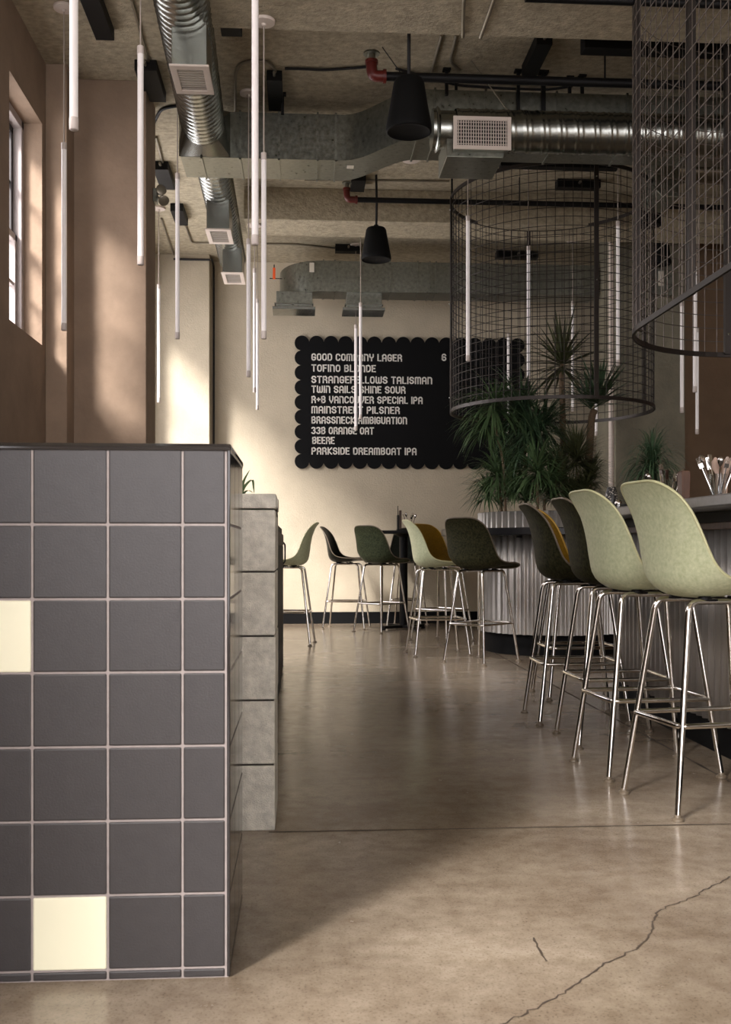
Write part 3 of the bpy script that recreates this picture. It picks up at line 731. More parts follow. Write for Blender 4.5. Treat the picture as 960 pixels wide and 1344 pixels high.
dracaena('low green tuft filling the front of the round planter below the trailing leaves', 715, 8.42, [(715, 662, 0), (715, 655, 0)], [(690, 655, 0, 60, 0.22, 0.013, 0.1, 1.4, 1.5), (725, 655, 0, 60, 0.22, 0.013, 0.1, 1.4, 1.5), (672, 652, 0.1, 50, 0.22, 0.013, 0.1, 1.4, 1.5)], 0.012, 0.010, M_leaf)
dracaena('low dark tuft at the right rim of the round planter behind the stools', 768, 8.5, [(768, 660, 0), (768, 655, 0)], [(768, 650, 0, 80, 0.24, 0.012, 0.1, 1.4, 1.3), (750, 655, -0.05, 60, 0.22, 0.012, 0.1, 1.4, 1.3)], 0.012, 0.010, M_leaf3)

# ================================================================== BAR
zk, zct = 1.0875, 1.0875
pe = atZ(960, 646, zct); pf = atZ(808, 666, zct); xe = (pe.x+pf.x)/2
kb = flo(954, 996); xk = kb.x
yend = 5.75
xcor = xk-0.02
br = thing('bar_counter', 'long corrugated metal bar with grey countertop on the right', 'bar', (xk+0.3, 3.0, 0))
m = MB(); m.box((xk+0.012, -0.5, 0), (xk+0.75, yend-0.03, 0.16)); m.build('kick_plate', M_base, br)
m = MB(); m.box((xk+0.02, -0.5, 0.15), (xk+0.75, yend-0.02, zct-0.045)); m.build('carcass', M_wood, br)
pitch = 0.0676; rows = [[], []]
n = int((yend+0.5)/pitch*8)
for i in range(n+1):
    y = -0.5+i*pitch/8; x = xcor+0.012+0.011*math.cos(2*PI*y/pitch)
    rows[0].append(Vector((x, y, 0.138))); rows[1].append(Vector((x, y, 0.975)))
m = MB(); m.grid(rows); o = m.build('corrugated_skin', M_corr, br, smooth=True); s = o.modifiers.new('solidify', 'SOLIDIFY'); s.thickness = 0.0015
m = MB(); m.box((xcor-0.006, -0.5, 0.965), (xcor+0.035, yend, 0.995)); m.build('wood_strip', M_woodlite, br, bevel=0.003)
m = MB(); m.box((xcor+0.01, -0.5, 0.995), (xcor+0.04, yend, zct-0.045)); m.build('apron', M_black, br)
m = MB(); m.box((xe, -0.6, zct-0.045), (xk+0.85, yend+0.08, zct)); m.build('countertop', M_ctop, br, bevel=0.006)

# things on the bar
def onbar(px, X): d = atX(px, 640, X); return Vector((d.x, d.y, zct))
p = onbar(943, xe+0.20)
cup_set('cutlery_cup', 'clear glass tumbler of cutlery and napkins at the right end of the bar', tuple(p), 0.11, 0.038, 9, M_tumbler, 'clear tumbler on the bar', L=0.20, wide=0.45)
for k in range(4):
    a = k*1.6; q = p+Vector((0.02*math.cos(a)+0.012, 0.02*math.sin(a), 0.012))
    m = MB(); m.tube([q, q+Vector((0.004, 0, 0.1)), q+Vector((0.008+0.01*math.cos(a), 0.01*math.sin(a), 0.125)), q+Vector((0.012+0.016*math.cos(a), 0.015*math.sin(a), 0.15)), q+Vector((0.012+0.016*math.cos(a), 0.012*math.sin(a), 0.168))], [0.006, 0.008, 0.017, 0.016, 0.004], 8)
    tag(m.build('rolled_napkin', M_napkin, smooth=50), 'pinkish rolled napkin among the cutlery in the clear tumbler', 'napkin', 'napkins in the clear tumbler')
p = onbar(877, xe+0.22)
cup_set('cutlery_cup', 'dark cup of cutlery on the bar beside the wooden block', tuple(p), 0.075, 0.045, 7, M_black, 'dark cup on the bar', L=0.19, wide=0.6)
p = onbar(898, xe+0.24)
pm = thing('menu_block', 'brown wooden menu block standing on the bar by the cutlery cup', 'menu block', p)
m = MB(); m.prism([(p.x-0.018, p.z), (p.x+0.018, p.z), (p.x+0.023, p.z+0.15), (p.x+0.016, p.z+0.16), (p.x-0.016, p.z+0.16), (p.x-0.021, p.z+0.15)], 'y', p.y-0.03, p.y+0.03); m.build('wood_panel', M_woodlite, pm, bevel=0.003)
m = MB(); m.box((p.x-0.035, p.y+0.031, p.z), (p.x+0.035, p.y+0.05, p.z+0.06)); m.build('back_stand', M_black, pm)
p = onbar(803, xe+0.20)
pj = thing('patterned_jar', 'black and white patterned jar at the far end of the bar', 'jar', p)
m = MB(); m.lathe([(0.03, 0), (0.034, 0.01), (0.034, 0.11), (0.026, 0.125), (0.024, 0.14), (0.02, 0.142)], p, 20)
def dots():
    m_ = bpy.data.materials.new('jar_pattern'); m_.use_nodes = True; nt = m_.node_tree; b = nt.nodes['Principled BSDF']
    v = nt.nodes.new('ShaderNodeTexVoronoi'); v.inputs['Scale'].default_value = 75; tc = nt.nodes.new('ShaderNodeTexCoord'); nt.links.new(tc.outputs['Object'], v.inputs['Vector'])
    cr = nt.nodes.new('ShaderNodeValToRGB'); cr.color_ramp.elements[0].position = 0.32; cr.color_ramp.elements[0].color = rgb(160, 154, 146); cr.color_ramp.elements[1].position = 0.4; cr.color_ramp.elements[1].color = rgb(22, 20, 20)
    nt.links.new(v.outputs['Distance'], cr.inputs['Fac']); nt.links.new(cr.outputs[0], b.inputs['Base Color']); b.inputs['Roughness'].default_value = 0.4
    return m_
m.build('body', dots(), pj, smooth=40)
p = onbar(812, xe+0.22)
sh = thing('shaker', 'small steel shaker beside the patterned jar on the bar', 'shaker', p)
m = MB(); m.lathe([(0.018, 0), (0.019, 0.045)], p, 16); m.build('body', M_tumbler, sh, smooth=40)
m = MB(); m.lathe([(0.02, 0.045), (0.02, 0.055), (0.012, 0.066), (0.002, 0.068)], p, 16); m.build('cap', M_glassy, sh, smooth=40)
# pot plant standing on the bar end, in front of the column
p = onbar(855, xe+0.42)
pp = thing('ponytail_plant', 'dark mop-headed pot plant on the bar in front of the column', 'plant', p)
m = MB(); m.lathe([(0.06, 0), (0.075, 0.09), (0.07, 0.09), (0.065, 0.08), (0.001, 0.08)], p, 20, caps=False); m.lathe([(0.06, 0.0), (0.06, 0.002)], p, 20); m.build('pot', M_pot, pp, smooth=40)
m = MB(); stem(m, [p+Vector((0,0,0.07)), p+Vector((0,0,0.14)), p+Vector((0.004,0,0.20)), p+Vector((0.006,0,0.25))], 0.02, 0.012); m.build('trunk', M_trunk, pp, smooth=True)
m = MB(); rosette(m, p+Vector((0.006, 0, 0.25)), 230, 0.27, 0.008, -0.1, 1.5, 3.4); rosette(m, p+Vector((0.006, 0, 0.24)), 40, 0.20, 0.008, 0.6, 1.5, 0.8); rosette(m, p+Vector((0.0, 0, 0.17)), 130, 0.20, 0.008, -0.1, 1.0, 3.0); m.build('foliage', M_leaf2, pp)
p = onbar(826, xe+0.34)
pp = thing('grassy_plant', 'small dark grassy pot plant left of the mop-headed plant on the bar', 'plant', p)
m = MB(); m.lathe([(0.035, 0), (0.045, 0.05), (0.042, 0.05), (0.038, 0.045), (0.001, 0.045)], p, 16, caps=False); m.lathe([(0.035, 0.0), (0.035, 0.002)], p, 16); m.build('pot', M_pot, pp, smooth=40)
m = MB(); rosette(m, p+Vector((0, 0, 0.05)), 90, 0.13, 0.006, 0.0, 1.4, 1.2); m.build('foliage', M_leaf2, pp)

# ================================================================== DUCTWORK
def spiral(m, a, b, r, pitch=0.06, n=28, step=0.0085, ridge=0.006, double=False, sq=1.0):
    a, b = Vector(a), Vector(b); d = b-a; L = d.length; d.normalize(); s = d.cross(Vector((0,0,1))).normalized(); u = s.cross(d)
    N = int(L/step); rows = []
    for i in range(N+1):
        t = i/N*L; row = []
        for k in range(n):
            th = 2*PI*k/n; ph = (t/pitch+th/(2*PI)) % 1.0
            q = min(ph, 1-ph)*pitch; rr = r+ridge*math.exp(-(q/0.007)**2)
            if double: q2 = abs(ph-0.3)*pitch; rr += ridge*0.8*math.exp(-(q2/0.006)**2)
            row.append(a+d*t+s*math.cos(th)*rr+u*math.sin(th)*rr*sq)
        rows.append(row)
    m.grid(rows, closed_v=True)
zb = 3.72; ztop = 4.055
Y1 = atZ(380, 209, zb).y; Y2 = atZ(380, 235.5, zb).y; D_ = Y2-Y1
# --- lateral rectangular duct with a jog
Y1b = atZ(530, 180, zb).y
xL = atY(237, 200, Y1).x; xs0 = atY(452, 200, Y1).x; xs1 = atY(552, 180, Y1b).x
du = thing('rectangular_duct', 'galvanised rectangular air duct with a jog crossing the room', 'duct', ((xL+xs1)/2, Y1, zb))
st = [(xL, Y1)]
for i in range(13):
    t = i/12; st.append((lerp(xs0, xs1, t), lerp(Y1, Y1b, t*t*(3-2*t))))
st.append((XR-0.02, Y1b))
rows = []
for x, y in st: rows.append([Vector((x, y, zb)), Vector((x, y, ztop)), Vector((x, y+D_, ztop)), Vector((x, y+D_, zb))])
m = MB(); m.grid(rows, closed_v=True); m.add(rows[0], [(0, 1, 2, 3)]); m.build('duct_body', M_galv, du, smooth=30)
def flange(x, y0, name='flange', w_=0.014, t_=0.010):
    m = MB(); a, b, c, d = y0-t_, y0+D_+t_, zb-t_, ztop+t_
    for (p, q) in (((x, a, c), (x+w_, y0, d)), ((x, y0+D_, c), (x+w_, b, d)), ((x, a, c), (x+w_, b, zb)), ((x, a, ztop), (x+w_, b, d))): m.box(p, q)
    m.build(name, M_galv, du)
for px in (263, 314, 365, 416, 440): flange(atY(px, 200, Y1).x, Y1)
flange(atY(547, 190, Y1b).x, Y1b); flange(atY(570, 190, Y1b).x, Y1b)
for k in range(8): flange(xs1+0.45+0.5*k, Y1b)
pL = atZ(460, 219, zb)
m = MB(); m.box((pL.x-0.025, pL.y-0.03, zb-0.0025), (pL.x+0.025, pL.y+0.03, zb-0.0005)); m.build('paper_tag', M_label, du)
# --- longitudinal spiral duct
zc1 = 3.905
pn = atZ(270, 178, zc1); a1 = Vector((pn.x, Y1-0.14, zc1)); pf_ = atZ(239, 0, zc1)
dirv = (a1-Vector((pf_.x, pf_.y, zc1))).normalized(); a0 = a1-dirv*((a1.y-2.6)/dirv.y)
sd_ = thing('spiral_duct', 'large ribbed spiral duct running overhead along the left side', 'duct', (a1.x, 5.0, zc1))
m = MB(); spiral(m, a0, a1, 0.152, pitch=0.062); m.build('duct_body', M_galv_bright, sd_, smooth=True)
# square to round transition
m = MB(); n = 24; rw = [[], []]
for k in range(n):
    th = 2*PI*k/n; c_, s_ = math.cos(th), math.sin(th); q = max(abs(c_), abs(s_))
    rw[0].append(a1+Vector((c_*0.152, -0.005, s_*0.152))); rw[1].append(Vector((a1.x+c_/q*0.185, Y1-0.001, (zb+ztop)/2+s_/q*0.165)))
m.grid(rw, closed_v=True); m.build('transition', M_galv_bright, sd_, smooth=40)
def saddle(root, cx, y0, y1, zg, ztopb, w_, nx=3, col=M_register):
    m = MB(); m.box((cx-w_/2, y0, zg+0.012), (cx+w_/2, y1, ztopb)); m.build('register_box', M_galv_bright, root, bevel=0.003)
    f = 0.035; m = MB()
    for p, q in (((cx-w_/2-0.012, y0-0.012, zg), (cx+w_/2+0.012, y0+f, zg+0.012)), ((cx-w_/2-0.012, y1-f, zg), (cx+w_/2+0.012, y1+0.012, zg+0.012)), ((cx-w_/2-0.012, y0+f, zg), (cx-w_/2+f-0.01, y1-f, zg+0.012)), ((cx+w_/2-f+0.01, y0+f, zg), (cx+w_/2+0.012, y1-f, zg+0.012))): m.box(p, q)
    r = m.build('register', col, root, bevel=0.002)
    m = MB(); k = 9
    for i in range(k):
        y = lerp(y0+f, y1-f, (i+0.5)/k); m.box((cx-w_/2+f-0.012, y-0.006, zg+0.004), (cx+w_/2-f+0.012, y+0.008, zg+0.008))
    m.build('fins', M_fin, r)
zg = 3.55
g0 = atZ(244, 88, zg); g1 = atZ(262, 123, zg); saddle(sd_, (g0.x+g1.x)/2-0.003, g0.y, g1.y, zg, zc1-0.1, 0.195)
# second length beyond the rectangular duct
b0_ = Vector((a1.x+0.01, Y2+0.004, zc1)); pe_ = atZ(306, 345, zc1-0.05); yE = atZ(304, 372, 3.55).y+0.35
b1_ = Vector((atY(305, 350, yE).x, yE, zc1))
sd2 = thing('spiral_duct', 'farther spiral duct length behind the rectangular duct, ending by back wall', 'duct', (b0_.x, 9.5, zc1))
m = MB(); spiral(m, b0_, b1_, 0.135, pitch=0.085); m.lathe([(0.001, -0.001), (0.13, -0.001), (0.13, 0.001)], (0, 0, 0), 3) if False else None
m.build('duct_body', M_galv_bright, sd2, smooth=True)
m = MB(); m.tube([b1_-Vector((0, 0.01, 0)), b1_+Vector((0, 0.015, 0))], 0.14, 28); m.build('end_cap', M_galv, sd2, smooth=40)
g0 = atZ(291, 302, zg); g1 = atZ(291, 320, zg); saddle(sd2, lerp(b0_.x, b1_.x, 0.28), g0.y, g1.y, zg, zc1-0.1, 0.19)
g0 = atZ(305, 359, zg); g1 = atZ(305, 373, zg); saddle(sd2, g0.x, g0.y, g1.y, zg, zc1-0.1, 0.19)
# --- lateral spiral duct with the white register
YS_ = Y1b-0.32; pcn = atY(620, 171.5, YS_); rS = 26.5/FPX*YS_
ls = thing('spiral_duct', 'horizontal spiral duct with big white register crossing at upper right', 'duct', (pcn.x, YS_, pcn.z))
xa = atY(597, 171, YS_).x
m = MB(); spiral(m, (xa, YS_, pcn.z), (4.2, YS_, pcn.z), rS, pitch=0.112, double=True, ridge=0.0065); m.build('duct_body', M_galv_bright, ls, smooth=True)
m = MB(); x0 = atY(567, 171, YS_).x; m.tube([(x0, YS_, pcn.z), (x0+0.02, YS_, pcn.z)], rS*0.98, 28); m.tube([(x0+0.02, YS_, pcn.z), (x0+0.03, YS_, pcn.z), (x0+0.045, YS_, pcn.z)], [rS*1.0, rS*1.1, rS*1.0], 28); m.tube([(x0+0.045, YS_, pcn.z), (xa+0.01, YS_, pcn.z)], rS*0.9, 28); m.build('collar', M_galv_bright, ls, smooth=40)
# register facing the camera
fy = YS_-rS-0.03; r0 = atY(595.5, 195, fy); r1 = atY(671.5, 153.5, fy)
m = MB(); m.box((r0.x+0.01, fy+0.012, r0.z+0.01), (r1.x-0.01, YS_, r1.z-0.01)); m.build('register_box', M_galv, ls)
m = MB(); f = 0.026
for p, q in (((r0.x, fy, r0.z), (r0.x+f, fy+0.012, r1.z)), ((r1.x-f, fy, r0.z), (r1.x, fy+0.012, r1.z)), ((r0.x+f, fy, r0.z), (r1.x-f, fy+0.012, r0.z+f)), ((r0.x+f, fy, r1.z-f), (r1.x-f, fy+0.012, r1.z))): m.box(p, q)
rg = m.build('register', M_register, ls, bevel=0.002)
m = MB(); m.box((r0.x+f, fy+0.011, r0.z+f), (r1.x-f, fy+0.0125, r1.z-f)); m.build('throat_shade', M_inner, rg)  # dark sheet standing in for the shade behind the fins
m = MB(); k = 20
for i in range(k):
    x = lerp(r0.x+f, r1.x-f, (i+0.5)/k); m.box((x-0.0028, fy+0.002, r0.z+f), (x+0.0028, fy+0.008, r1.z-f))
for j in range(7):
    z = lerp(r0.z+f, r1.z-f, (j+0.5)/7); m.box((r0.x+f, fy+0.0085, z-0.002), (r1.x-f, fy+0.0105, z+0.002))
m.build('fins', M_register, rg)
# take-off box under it
q0 = atY(584, 196, YS_+0.05); q1 = atY(658, 217, YS_+0.05)
m = MB(); m.add([(q0.x-0.005, YS_-0.08, pcn.z-0.05), (q1.x+0.03, YS_-0.08, pcn.z-0.05), (q1.x+0.03, Y1b, pcn.z-0.05), (q0.x-0.005, Y1b, pcn.z-0.05),
       (q0.x-0.005, YS_-0.08, q1.z), (q1.x-0.01, YS_-0.08, q1.z), (q1.x-0.01, Y1b, q1.z), (q0.x-0.005, Y1b, q1.z)], [(0,1,2,3),(4,5,6,7),(0,1,5,4),(1,2,6,5),(2,3,7,6),(3,0,4,7)])
m.build('takeoff_box', M_galv, ls, bevel=0.004)
xe1, xe2 = atY(905, 170, YS_).x, atY(935, 170, YS_).x
m = MB(); m.tube([(xe1, YS_, pcn.z), (xe1+0.03, YS_, pcn.z)], rS*1.08, 28); m.tube([(xe2, YS_, pcn.z), (xe2+0.03, YS_, pcn.z)], rS*1.08, 28); m.build('coupling', M_galv_bright, ls, smooth=40)
# --- rear duct near the back wall
zr0, zr1 = 3.60, 3.925; yr0 = atZ(470, 383, zr0).y; yr1 = yr0+0.34; xq = atY(440, 360, yr0).x-0.0
rl = atY(366, 360, yr0).x
rd = thing('rectangular_duct', 'rear galvanised duct with rounded left end along the back wall', 'duct', (xq, yr0, zr0))
poly = [(XR-0.05 if False else cA+1.5, yr0), (atY(422, 360, yr0).x, yr0)]
xr = atY(422, 360, yr0).x; RQ = xr-rl
for i in range(1, 10): a = PI/2*i/9; poly.append((xr-math.sin(a)*RQ, yr0+(1-math.cos(a))*0.62))
poly += [(rl, yr0+0.66), (rl+0.30, yr0+0.66), (rl+0.31, yr1), (cA+1.5, yr1)]
poly = [(min(p[0], cA-0.05), min(p[1], YB-0.08)) for p in poly]
m = MB(); m.prism(poly, 'z', zr0, zr1); m.build('duct_body', M_galv, rd, smooth=25)
def rflange(px):
    x = atY(px, 360, yr0).x; m = MB(); t = 0.01
    for p, q in (((x, yr0-t, zr0-t), (x+0.012, yr0, zr1+t)), ((x, yr0-t, zr0-t), (x+0.012, yr1, zr0)), ((x, yr0-t, zr1), (x+0.012, yr1, zr1+t))): m.box(p, q)
    m.build('flange', M_galv, rd)
for px in (424, 439, 475, 512, 548, 564, 572, 652, 704): rflange(px)
t0 = atY(409.5, 351, yr0-0.002)
m = MB(); m.box((t0.x-0.025, yr0-0.003, t0.z-0.05), (t0.x+0.025, yr0-0.001, t0.z+0.05)); m.build('paper_tag', M_label, rd)
for (pxa, pxb) in ((358, 414), (450, 505)):
    xa_, xb_ = atY(pxa, 400, yr0+0.1).x, atY(pxb, 400, yr0+0.1).x; zz = atY(400, 407, yr0+0.1).z
    m = MB(); m.box((xa_+0.04, yr0+0.06, zz+0.02), (xb_-0.03, yr0+0.28, zr0+0.01)); dn = m.build('diffuser_neck', M_galv, rd, bevel=0.004)
    m = MB(); m.box((xa_, yr0+0.02, zz-0.01), (xb_, yr0+0.34, zz+0.02)); m.box((xa_+0.02, yr0+0.04, zz+0.05), (xb_-0.02, yr0+0.3, zz+0.062)); m.build('diffuser_plate', M_galv_bright, dn, bevel=0.003)
# orange tagged damper handle on the wall side of the rear duct
oh = thing('damper_handle', 'orange tagged damper handle beside the rear duct end', 'handle', atY(360, 360, yr0+0.3))
c = atY(360, 358, yr0+0.3); m = MB(); m.box((c.x-0.014, c.y-0.006, c.z-0.07), (c.x+0.014, c.y+0.006, c.z+0.055)); m.build('tag', M_orange, oh, bevel=0.004)
m = MB(); m.tube([(c.x-0.05, c.y+0.01, c.z-0.06), (rl+0.03, c.y+0.01, c.z-0.06)], 0.005, 6); m.tube([(c.x, c.y+0.01, c.z-0.06), (c.x, c.y+0.01, c.z+0.09), ], 0.006, 6); m.build('rod', M_black, oh)

# duct hangers: black struts from the slab
def hanger(px, pyb, Y, w_, label):
    a = atY(px, pyb, Y); ztop_ = ZC
    m = MB(); m.box((a.x-w_/2, Y-w_/2, a.z), (a.x+w_/2, Y+w_/2, ztop_))
    m.box((a.x-w_*1.2, Y-w_*1.2, ztop_-0.012), (a.x+w_*1.2, Y+w_*1.2, ztop_))
    tag(m.build('duct_hanger', M_black), label, 'hanger strut')
hanger(371, 150, Y1-0.02, 0.022, 'black hanger strut left of the red pipe elbow, above the jogged duct')
hanger(586.5, 125, Y1b-0.02, 0.022, 'black hanger strut just left of the white register')
hanger(599, 128, Y1b+0.15, 0.018, 'thin dark hanger right of the first strut above the white register')
hanger(680.5, 150, Y1b-0.03, 0.022, 'grey-green hanger strut above the right end of the white register')
hanger(713.5, 150, Y1b-0.02, 0.028, 'thick black hanger strut right of the white register')
hanger(748, 124, Y1b+0.05, 0.022, 'short black hanger strut third right of the white register')
hanger(764.5, 124, Y1b+0.02, 0.022, 'black hanger strut beside the near wire cage edge')

# sprinkler pipes with red elbows
def sprinkler(px0, py0, z, label, r):
    p = atZ(px0, py0, z); root = thing('sprinkler_pipe', label, 'pipe', p)
    m = MB(); m.tube([p+Vector((0.02, 0, 0)), Vector((XR-0.01, p.y, z))], r, 12); m.build('pipe', M_black, root, smooth=50)
    m = MB(); k = 1.25*r
    m.tube(fillet([p+Vector((0.05, 0, 0)), p+Vector((-0.035, 0, 0)), p+Vector((-0.045, 0, 0.05)), p+Vector((-0.045, 0, 0.085))], 0.05), k, 12)
    m.tube([p+Vector((0.03, 0, 0)), p+Vector((0.05, 0, 0))], k*1.25, 12); m.tube([p+Vector((-0.045, 0, 0.08)), p+Vector((-0.045, 0, 0.1))], k*1.2, 12)
    m.build('elbow', M_red, root, smooth=50)
    m = MB(); m.tube([p+Vector((-0.045, 0, 0.1)), p+Vector((-0.045, 0, 0.14))], k*0.7, 10); m.tube([p+Vector((-0.045, 0, 0.14)), p+Vector((-0.045, 0, 0.15))], k*1.5, 12); m.build('sprinkler_head', M_galv, root, smooth=50)
    for xx in (1.5, 3.2):
        m = MB(); m.tube([(p.x+xx, p.y, z-r), (p.x+xx, p.y, ZC)], 0.006, 6); m.build('hanger_rod', M_black, root)
sprinkler(497, 100, 3.955, 'near black sprinkler pipe with red elbow above the jogged duct', 0.029)
sprinkler(462, 262, 3.96, 'far black sprinkler pipe with red elbow in front of the rear beam', 0.023)

# ================================================================== PENDANT SPEAKERS
def speaker(px, pt, pb, wpx, Y, label, ytop_z=ZC, sway=0.0):
    t = atY(px, pt, Y); zb_ = atY(px, pb-4, Y).z; R = wpx/2/FPX*Y; H = t.z-zb_
    root = thing('pendant_speaker', label, 'speaker', (t.x, Y, t.z))
    m = MB(); m.lathe([(R*0.28, H), (R*0.58, H*0.985), (R*0.66, H*0.93), (R*0.82, H*0.5), (R*0.97, H*0.14), (R, H*0.05), (R*0.985, 0.0), (R*0.93, -0.004)], (t.x, Y, zb_), 32, caps=False)
    m.build('body', M_speaker, root, smooth=50)
    m = MB(); m.lathe([(R*0.94, -0.001), (R*0.9, 0.004), (R*0.5, 0.012), (0.002, 0.014)], (t.x, Y, zb_), 32, caps=False); m.lathe([(R*0.95, 0.0), (R*0.95, 0.01)], (t.x, Y, zb_), 32, caps=False); m.build('grille', M_grille, root, smooth=50)
    m = MB(); L = ytop_z-t.z; m.tube([Vector((t.x+sway*math.sin(i/10*PI), Y, t.z-0.01+(L+0.01)*i/10)) for i in range(11)], 0.011, 8); m.build('cable', M_rubber, root, smooth=50)
    m = MB(); m.lathe([(0.012, 0), (0.02, 0.02), (0.02, 0.03)], (t.x, Y, t.z-0.005), 12); m.build('cable_gland', M_speaker, root, smooth=50)
    return root
speaker(537, 104, 177, 61, 6.12, 'large black pendant speaker hanging left of the white register')
speaker(494, 299, 345, 40, 9.1, 'smaller black pendant speaker above the menu board', sway=0.004)
speaker(853, 245, 300, 32, 8.9, 'black pendant speaker seen through the right wire cage, upper one')
speaker(868, 308, 351, 27, 10.2, 'black pendant speaker in front of the column behind the wire cage', ytop_z=ZC)

# ================================================================== PENDANT TUBE LIGHTS
def ceil_z(x, y):
    if x > XBM and 3.6 < y < 5.99: return 3.89
    if x > XBM+0.2 and 9.46 < y < 9.95: return 3.89
    return ZC
def pendant(px, pt, pb, wpx, label, Y=None, canopy=True):
    if Y is None: Y = 1.16*FPX/(pb-pt)
    b = atY(px, pb, Y); t = atY(px, pt, Y); R = max(0.0145, min(0.0185, wpx/2/FPX*Y)); zc_ = ceil_z(b.x, Y)
    root = thing('tube_pendant', label, 'pendant light', (b.x, Y, zc_))
    m = MB(); m.lathe([(R, t.z-0.03), (R, b.z+0.045)], (b.x, Y, 0), 16); m.build('lamp_tube', M_white, root, smooth=50)
    m = MB(); m.lathe([(R*1.1, b.z+0.045), (R*1.1, b.z+0.003), (R*0.9, b.z)], (b.x, Y, 0), 16); m.build('end_cap', M_cap, root, smooth=50)
    m = MB(); m.lathe([(R*1.1, t.z-0.045), (R*1.1, t.z-0.004), (R*0.5, t.z)], (b.x, Y, 0), 16); m.build('top_cap', M_cap, root, smooth=50)
    m = MB(); m.tube([(b.x, Y, t.z-0.005), (b.x, Y, zc_-0.012)], 0.0042, 6); m.build('cord', M_cord, root)
    if canopy:
        m = MB(); m.lathe([(0.012, -0.035), (0.014, -0.022), (0.062, -0.018), (0.065, -0.004), (0.062, 0.0)], (b.x, Y, zc_), 24); m.build('canopy', M_register, root, smooth=40)
    return root
PEND = [
 (97, -130, 171, 11, 3.85, 'white tube pendant nearest the window, thickest of all, cut by top edge'),
 (84, 187, 434, 6.5, 6.38, 'white tube pendant hanging right beside the left window'),
 (184.5, 60, 348, 8, None, 'white tube pendant in front of the right edge of the big left pilaster'),
 (233, 227, 445, 5.5, None, 'white tube pendant in front of the lit corner wall, under the duct end'),
 (208.5, 373, 528, 4, None, 'thin distant white tube pendant just right of the big left pilaster'),
 (335, -20, 322, 9, 4.65, 'long white tube pendant right of the spiral duct, reaching up out of frame'),
 (346.5, 200, 445, 6.5, 5.88, 'white tube pendant hanging right of the longest one, in front of the duct'),
 (326.5, 313, 495, 5, 7.5, 'white tube pendant left of a close pair, ending left of the menu board'),
 (334.3, 352, 515, 3.6, None, 'thin white tube pendant in the middle of the cluster left of the board'),
 (338, 392, 538, 3.5, None, 'lowest hanging white tube pendant left of the menu board'),
 (473.5, 397, 550, 3.6, None, 'right hand of two white tube pendants in front of the menu board'),
 (467.3, 426, 565, 4, 11.2, 'left hand, lower of two white tube pendants before the menu board'),
 (614.5, 283, 474, 5, 8.25, 'white tube pendant inside the left edge of the far wire cage'),
 (694, 322, 500, 4.5, None, 'white tube pendant hanging in the middle of the far wire cage'),
 (667.5, 437, 570, 3.5, 11.5, 'distant white tube pendant seen through the far cage, before the board edge'),
 (752, 395, 540, 3.4, 10.9, 'thin white tube pendant behind the far cage, above the plant crown'),
 (811.5, 290, 480, 4, 8.3, 'white tube pendant between the two wire cages'),
 (895.5, 395, 542, 5, 8.2, 'white tube pendant left of two below the near wire cage'),
 (912.5, 350, 515, 5, 7.6, 'white tube pendant right of two below the near wire cage'),
 (915.5, 430, 570, 4, 9.0, 'lowest white tube pendant on the right, before the dark wall'),
 (783, 425, 572, 3.2, 10.6, 'thin white tube pendant behind the spiky crown, right of the planter'),
]
for px, pt, pb, wpx, Y, lab in PEND: pendant(px, pt, pb, wpx, lab, Y)

# ================================================================== CEILING BOXES, CONDUITS, DETECTOR
def cbox(px0, py0, px1, py1, ylen, label, z=None, h=0.075, lateral=False, zc_=ZC):
    """black driver box screwed to the slab; pixels give its front lower edge"""
    zz = zc_-h; a = atZ(px0, py1, zz); b = atZ(px1, py1, zz); y0 = a.y
    root = thing('driver_box', label, 'driver box', ((a.x+b.x)/2, y0, zc_))
    yb_ = y0; ya_ = y0-ylen
    xm0, xm1 = min(a.x, b.x), max(a.x, b.x)
    m = MB(); m.box((xm0, ya_, zz), (xm1, yb_, zc_)); m.build('housing', M_blackbox, root, bevel=0.004)
    m = MB(); m.tube([((xm0+xm1)/2, ya_+0.004, zz+h*0.5), ((xm0+xm1)/2, ya_-0.05, zz+h*0.5)], 0.011, 8); m.build('connector', M_conduit, root, smooth=50)
cbox(126, 0, 150, 53, 0.55, 'black driver box on the ceiling next to the left window pendant')
cbox(191, 88, 218, 134, 0.5, 'black driver box at the top of the left pilaster edge')
cbox(211, 217, 230, 249, 0.5, 'black driver box on the ceiling left of the rectangular duct end')
cbox(231, 270, 247, 296, 0.45, 'black driver box on the ceiling behind the duct, above corner wall')
cbox(291, 0, 318, 48, 0.55, 'black driver box on the ceiling right of the near spiral duct')
cbox(353, 108, 372, 146, 0.5, 'black driver box on the ceiling below the curved conduit')
cbox(460, 232, 478, 252, 0.3, 'black driver box on the ceiling under the duct bend')
cbox(440, 318, 474, 333, 0.12, 'black driver box on the ceiling left of the smaller speaker')
cbox(729, 236, 786, 250, 0.10, 'black driver box on the ceiling inside the far cage top')
cbox(685, 68, 705, 100, 0.45, 'black driver box on the ceiling above the sprinkler pipe right')
cbox(655, 205, 812, 222, 0.09, 'long black lighting channel on the ceiling above the far cage')
cbox(650, 320, 705, 341, 0.12, 'black driver box on the ceiling behind the far cage')

